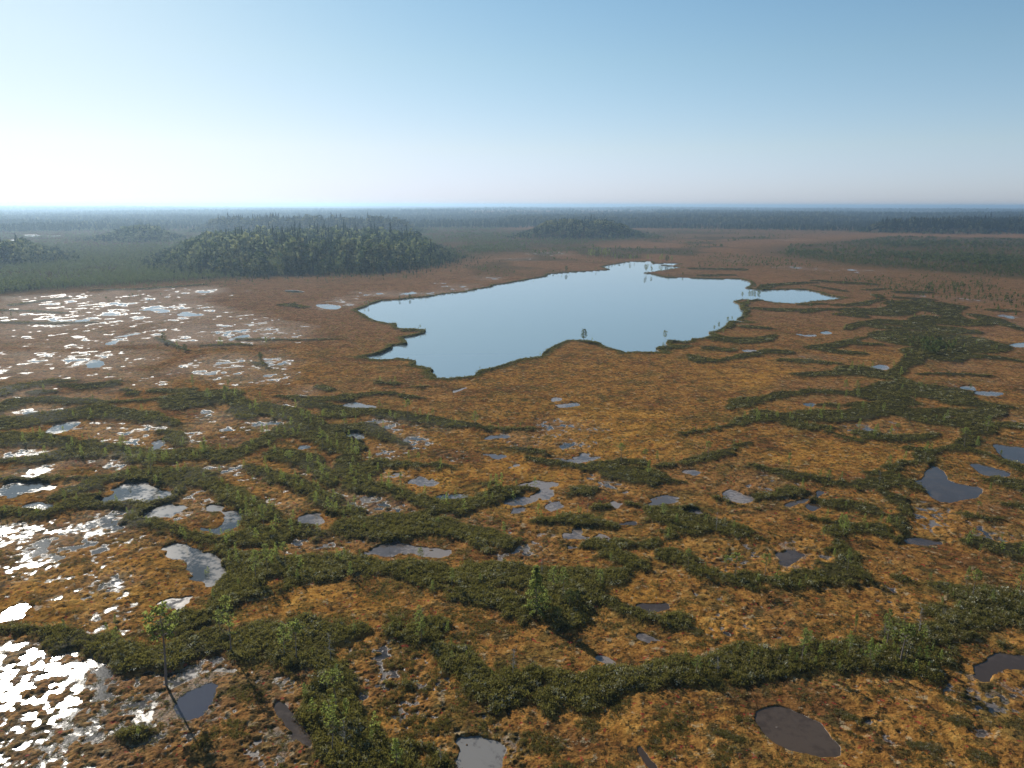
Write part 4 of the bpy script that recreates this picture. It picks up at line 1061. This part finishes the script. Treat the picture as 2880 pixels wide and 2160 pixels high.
def ground_z(X, Y):
    D = np.hypot(X, Y); F = fields(np.array([X]), np.array([Y]), np.array([D]), np.array([max(D*.0012, D*D/41820*.72)]))
    return float(F['z'][0] + mound(np.array([X]), np.array([Y]))[0])
ORD = ['leftmost', 'second', 'third', 'fourth', 'fifth', 'sixth', 'seventh', 'eighth', 'ninth', 'tenth', 'eleventh', 'twelfth', 'thirteenth', 'fourteenth', 'fifteenth']
NUM = {2: 'two', 3: 'three', 4: 'four', 5: 'five', 6: 'six', 7: 'seven', 8: 'eight', 9: 'nine', 10: 'ten', 11: 'eleven', 12: 'twelve', 13: 'thirteen', 14: 'fourteen', 15: 'fifteen'}
used = {}
for vw, zone, lst in TREES:
    ox, oy, k = VIEWS[vw]; by = {}
    for x, b, t, kd in lst: by.setdefault(kd, []).append((ox + k*float(x), oy + k*float(b), oy + k*float(t)))
    for kd, ps in by.items():
        ps.sort()
        for q, (px, py, pt) in enumerate(ps):
            name, cat, words, _ = LOOK[kd]
            X, Y, h = height_for(px, py, pt)
            z = max(ground_z(X, Y), .02)
            o = bpy.data.objects.new(name, None); COL.objects.link(o); o.empty_display_size = .3
            o.location = (X, Y, z - .05); o.rotation_euler = (random.uniform(-.03, .03), random.uniform(-.03, .03), random.uniform(0, 6.28))
            h = max(.8, h - z)
            o.scale = (h*random.uniform(.9, 1.12), h*random.uniform(.9, 1.12), h)
            n = len(ps)
            lab = f'{words} {zone}' if n == 1 else f'{words}, {ORD[q]}{" from left" if q else ""} of {NUM[n]} {zone}'
            tag(o, lab, cat, f'{cat} trees of the bog' if cat != 'dead tree' else 'dead trees of the bog')
            v_ = used[kd] = used.get(kd, -1) + 1
            tm, cm = PROTO[kd, v_ % NVAR[kd]]
            for m_ in (tm, cm):
                c = bpy.data.objects.new(m_.name.split('.')[0], m_); COL.objects.link(c); c.parent = o

# ---------------------------------------------------------------- saplings growing out of the ridge shrubs
def sapling(seed):
    R = random.Random(seed); T, C = MB(), MB(); n = 15; b0 = R.uniform(.15, .4)
    for q in range(n):
        f = (q + .5)/n; h = b0 + (1-b0)*f; r = (.17 if seed % 2 else .22)*(1-f)**.7*R.uniform(.5, 1.15) + .015; a = q*2.4 + R.random()
        C.tuft((r*math.cos(a), r*math.sin(a), h), .095, 6, .5, .9, R)
        if q % 2 == 0: C.tuft((.5*r*math.cos(a), .5*r*math.sin(a), h), .08, 4, .5, .9, R)
    C.tube([(0, 0, -.05), (0, 0, .5), (.01, 0, .97)], [.016, .011, .004], 4)
    return np.array(C.v, np.float32), np.array(C.f, np.int32), np.array(C.t, np.float32)
SAP = [sapling(400 + q) for q in range(8)]
prob = inview*(FLD['ridge'] > .6)*(GD < 420)*.0055*sstep(40, 115, GD)*sstep(-.2, .7, noise(GX, GY, 24, 55))*np.clip(GD/140, .6, 1.3)
i = np.nonzero(rng.random(len(GX)) < prob)[0]; n = len(i)
h = rng.uniform(.9, 2.9, n)*(1 + .4*noise(GX[i], GY[i], 30, 56))
scatter('young_pines', SAP, rng.integers(0, 8, n), np.stack([GX[i], GY[i], GZ[i]], 1), h, rng.uniform(0, 6.28, n), np.clip(rng.normal(.5, .25, n), 0, 1), M_YOUNG,
        label='pale green knee to head high young pines rising out of the ridge shrubs', cat='young pines', hz=h)

# ---------------------------------------------------------------- woods
def far_proto(kind, seed, n):
    R = random.Random(seed); V = []; F = []; T = []
    for q in range(n):
        f = q/(n-1)
        if kind == 'spruce':
            h = .06 + .86*f; r = .165*(1-f)**.9 + .012; a = q*2.4 + R.uniform(-.4, .4); r *= R.uniform(.7, 1.15); w = .45*r + .016
            dx, dy = math.cos(a), math.sin(a); b = len(V)
            V += [(0, 0, h + .10), (r*dx - w*dy, r*dy + w*dx, h - .05), (r*1.1*dx, r*1.1*dy, h - .06), (r*dx + w*dy, r*dy - w*dx, h - .03)]
        else:
            if kind == 'birch': zc, rr, hh = .58, .20, .40
            else: zc, rr, hh = .62, .24, .34
            u = R.uniform(-1, 1); a = R.uniform(0, 6.28); s = math.sqrt(1-u*u); e = R.uniform(.55, 1)
            c = np.array((rr*s*math.cos(a)*e, rr*s*math.sin(a)*e, zc + hh*u*e)); d = np.array([R.gauss(0, 1) for _ in range(3)]); d /= np.linalg.norm(d)
            p = np.cross(d, [R.gauss(0, 1) for _ in range(3)]); p /= np.linalg.norm(p); b = len(V); w = .085
            V += [tuple(c - d*w*1.3), tuple(c - p*w), tuple(c + d*w*1.3), tuple(c + p*w)]
        t = R.random(); T += [t]*4; F.append((b, b+1, b+2, b+3))
    b = len(V)       # stem
    for s in ((.02, 0), (0, .02)):
        V += [(-s[0], -s[1], -.05), (s[0], s[1], -.05), (s[0]*.3, s[1]*.3, .95), (-s[0]*.3, -s[1]*.3, .95)]; T += [.2]*4
        F.append((b, b+1, b+2, b+3)); b += 4
    return np.array(V, np.float32), np.array(F, np.int32), np.array(T, np.float32)
FSP = [far_proto('spruce', 300+q, 26) for q in range(5)]; FBI = [far_proto('birch', 320+q, 30) for q in range(4)]; FPI = [far_proto('pine', 340+q, 22) for q in range(4)]
def sample_poly(P, n):
    out = []
    while sum(len(a) for a in out) < n:
        q = rng.uniform(P.min(0), P.max(0), (n, 2)); d = np.full(n, 9.); k, dd = poly_sd(q[:, 0], q[:, 1], P, .1); d[k] = dd
        out.append(q[d < 0])
    return np.concatenate(out)[:n]
ISLE_WORDS = ['large wooded island behind the lake\'s left shore', 'hazy wooded rise behind the large island', 'small wooded island left of the large one',
              'wooded island at the left edge', 'low wooded island beyond the lake\'s head', 'forest edge at the far right', 'long forest band on the right horizon']
sp_me = [mesh_np('spruce_tree', *a[:2], M_FARWOOD, {'tint': a[2]*.4}, link=False) for a in FSP]
bi_me = [mesh_np('birch_tree', *a[:2], M_FARWOOD, {'tint': .6 + a[2]*.4}, link=False) for a in FBI]
for q, (P, hh, (h0, h1), n) in enumerate(ISLES):
    pt = sample_poly(P, n); k, d_ = poly_sd(pt[:, 0], pt[:, 1], P, 50); d = np.zeros(n); d[k] = -d_
    depth = np.clip(d/(.35*np.ptp(P[:, 1])), 0, 1)
    mz = mound(pt[:, 0], pt[:, 1]) + .2
    hgt = (h0 + (h1-h0)*rng.random(n)**1.5)*(1 + .22*noise(pt[:, 0], pt[:, 1], 38, 91 + q))*(.32 + .68*np.clip(d/30, 0, 1)**.75)
    clump = noise(pt[:, 0], pt[:, 1], 45, 71 + q)
    kindsel = np.where(rng.random(n) < np.clip(.12 + .85*depth + .45*clump, .06, .95), 0, np.where(rng.random(n) < .62, 1, 2))
    em = (kindsel == 0)*(rng.random(n) < .16); hgt = np.where(em, hgt*1.32, hgt); slim = np.where(em, .72, 1.)
    if q == 5: kindsel = np.where(rng.random(n) < .75, 0, kindsel)
    rot = rng.uniform(0, 6.28, n)
    ind = np.zeros(n, bool)
    if q == 0:
        o_ = np.argsort(np.hypot(pt[:, 0], pt[:, 1])); s_ = [i_ for i_ in o_ if kindsel[i_] == 0][:170]; b_ = [i_ for i_ in o_ if kindsel[i_] == 1][:110]
        ind[s_] = True; ind[b_] = True
        for i_ in s_ + b_:
            sp = kindsel[i_] == 0
            o = obj('spruce_tree' if sp else 'birch_tree', (sp_me if sp else bi_me)[int(rng.integers(0, 4))])
            o.location = (pt[i_, 0], pt[i_, 1], mz[i_]); o.rotation_euler = (0, 0, rot[i_]); s = hgt[i_]
            o.scale = (s, s, s)
            tag(o, 'dark pointed spruce in the front rows of the large wooded island' if sp else 'pale green round-headed birch in the front rows of the large wooded island',
                'spruce' if sp else 'birch', 'spruces at the front of the large wooded island' if sp else 'birches at the front of the large wooded island')
    wide = np.hypot(pt[:, 0], pt[:, 1])/900
    pro = FSP + FBI + FPI
    FSPq = [(a[0], a[1], a[2]) for a in pro]
    pid = np.where(kindsel == 0, rng.integers(0, 5, n), np.where(kindsel == 1, 5 + rng.integers(0, 4, n), 9 + rng.integers(0, 4, n)))
    tint = np.where(kindsel == 0, rng.uniform(.05, .4, n), np.where(kindsel == 1, rng.uniform(.6, 1.0, n), rng.uniform(.3, .7, n)))
    r = ~ind
    scatter('forest', pro, pid[r], np.stack([pt[r, 0], pt[r, 1], mz[r]], 1), hgt[r]*slim[r]*np.clip(wide[r], 1, 1.6), rot[r], tint[r], M_FARWOOD,
            label=f'mixed spruce and birch wood of the {ISLE_WORDS[q]}', cat='forest', hz=hgt[r])
for q, (P, hh, hr, n_) in enumerate(ISLES):
    m = 75; lo, hi = P.min(0) - m, P.max(0) + m; pt = rng.uniform(lo, hi, (n_*5, 2)); k, d = poly_sd(pt[:, 0], pt[:, 1], P, m)
    e = (d > -6) & (d < 70*rng.random(len(d))**1.6); pt = pt[k[e]]; d = d[e]; n = len(pt)
    h = (1.8 + 7.5*np.exp(-np.maximum(d, 0)/16))*rng.uniform(.55, 1.15, n)
    wide = np.clip(np.hypot(pt[:, 0], pt[:, 1])/800, 1, 1.8)
    scatter('scrub_woods', FSP + FBI + FPI, np.where(rng.random(n) < .25, rng.integers(0, 5, n), 5 + rng.integers(0, 8, n)), np.stack([pt[:, 0], pt[:, 1], mound(pt[:, 0], pt[:, 1]) + .25], 1), h*wide,
            rng.uniform(0, 6.28, n), np.clip(rng.normal(.55, .2, n), 0, 1), M_FARWOOD, label=f'low thinning fringe of trees round the {ISLE_WORDS[q]}', cat='scrub', hz=h)
# open pine scrub, denser towards the woods
ok = (GD > 330) & (GD < 2300) & (np.abs(np.repeat(az[None], nr, 0).ravel()) < math.radians(46)) & (FLD['lake'] > 3)
inI = np.zeros(len(GX), bool)
dens = np.zeros(len(GX))
for s, P in WOODS:
    k, d = poly_sd(GX, GY, P, .1); m = .05*float(np.median(np.hypot(P[:, 0], P[:, 1])))
    dens[k] = np.maximum(dens[k], s*sstep(0, -m, d))
dens = np.maximum(dens, .45*sstep(430, 800, GD)*sstep(.0, .6, noise(GX, GY, 120, 33) + .5*noise(GX, GY, 36, 34)))
prob = ok*(FLD['pool'] > 4)*dens*.8*sstep(-.7, .5, noise(GX, GY, 60, 81) + .4*noise(GX, GY, 22, 82) - .5 + dens)
i = np.nonzero(rng.random(len(GX)) < prob)[0]; n = len(i)
h = rng.uniform(1.3, 5.6, n)*(.55 + .45*dens[i])*(.8 + .4*sstep(-.3, .6, noise(GX[i], GY[i], 90, 83)))
scatter('scrub_woods', FPI + FBI, np.where(rng.random(n) < .85, rng.integers(0, 4, n), 4 + rng.integers(0, 4, n)), np.stack([GX[i], GY[i], GZ[i]], 1),
        h*np.clip(GD[i]/700, 1, 2.2), rng.uniform(0, 6.28, n), np.clip(rng.normal(.5, .28, n), 0, 1), M_SCRUB,
        label='grey-green open scrub of stunted pines round the wooded islands', cat='scrub', hz=h)
# forests fading towards the horizon
vv = 24*rng.random(140000)**1.15 + .9; Df = 60*697/vv; af = rng.uniform(-math.radians(47), math.radians(47), len(vv))
Xf, Yf = Df*np.sin(af), Df*np.cos(af); wf = wood_share(Xf, Yf)
kk = (Df > 1900) & (Df < 40000) & (rng.random(len(vv)) < wf*.95)
Xf, Yf, Df = Xf[kk], Yf[kk], Df[kk]; n = len(Xf)
wide = np.clip(Df/2400, 1.0, 4)
hf = rng.uniform(6, 17, n)*(1 + .3*noise(Xf, Yf, 160, 95))
scatter('forest', FSP[:3] + FBI[:2], np.where(rng.random(n) < .7, rng.integers(0, 3, n), 3 + rng.integers(0, 2, n)), np.stack([Xf, Yf, mound(Xf, Yf)], 1),
        hf*wide, rng.uniform(0, 6.28, n), np.clip(rng.normal(.35, .2, n), 0, 1), M_FARWOOD, label='blue hazy forests stretching away to the horizon', cat='forest', hz=hf)

# ---------------------------------------------------------------- haze
L = 62000
me = bpy.data.meshes.new('haze')
vs = [(x, y, z) for x in (-L, L) for y in (-L, L) for z in (-3, 78)]
me.from_pydata(vs, [], [(0, 1, 3, 2), (4, 6, 7, 5), (0, 4, 5, 1), (2, 3, 7, 6), (0, 2, 6, 4), (1, 5, 7, 3)])
m, t = new_mat('haze'); g = NT(t); pv = g.n('ShaderNodeVolumePrincipled')
pv.inputs['Density'].default_value = HAZE_D; pv.inputs['Color'].default_value = HAZE_C; pv.inputs['Anisotropy'].default_value = HAZE_G
g.l(pv.outputs[0], g.n('ShaderNodeOutputMaterial').inputs['Volume'])
me.materials.append(m)
tag(obj('haze', me), 'thin blue morning haze lying over the far forests', 'haze', kind='stuff')
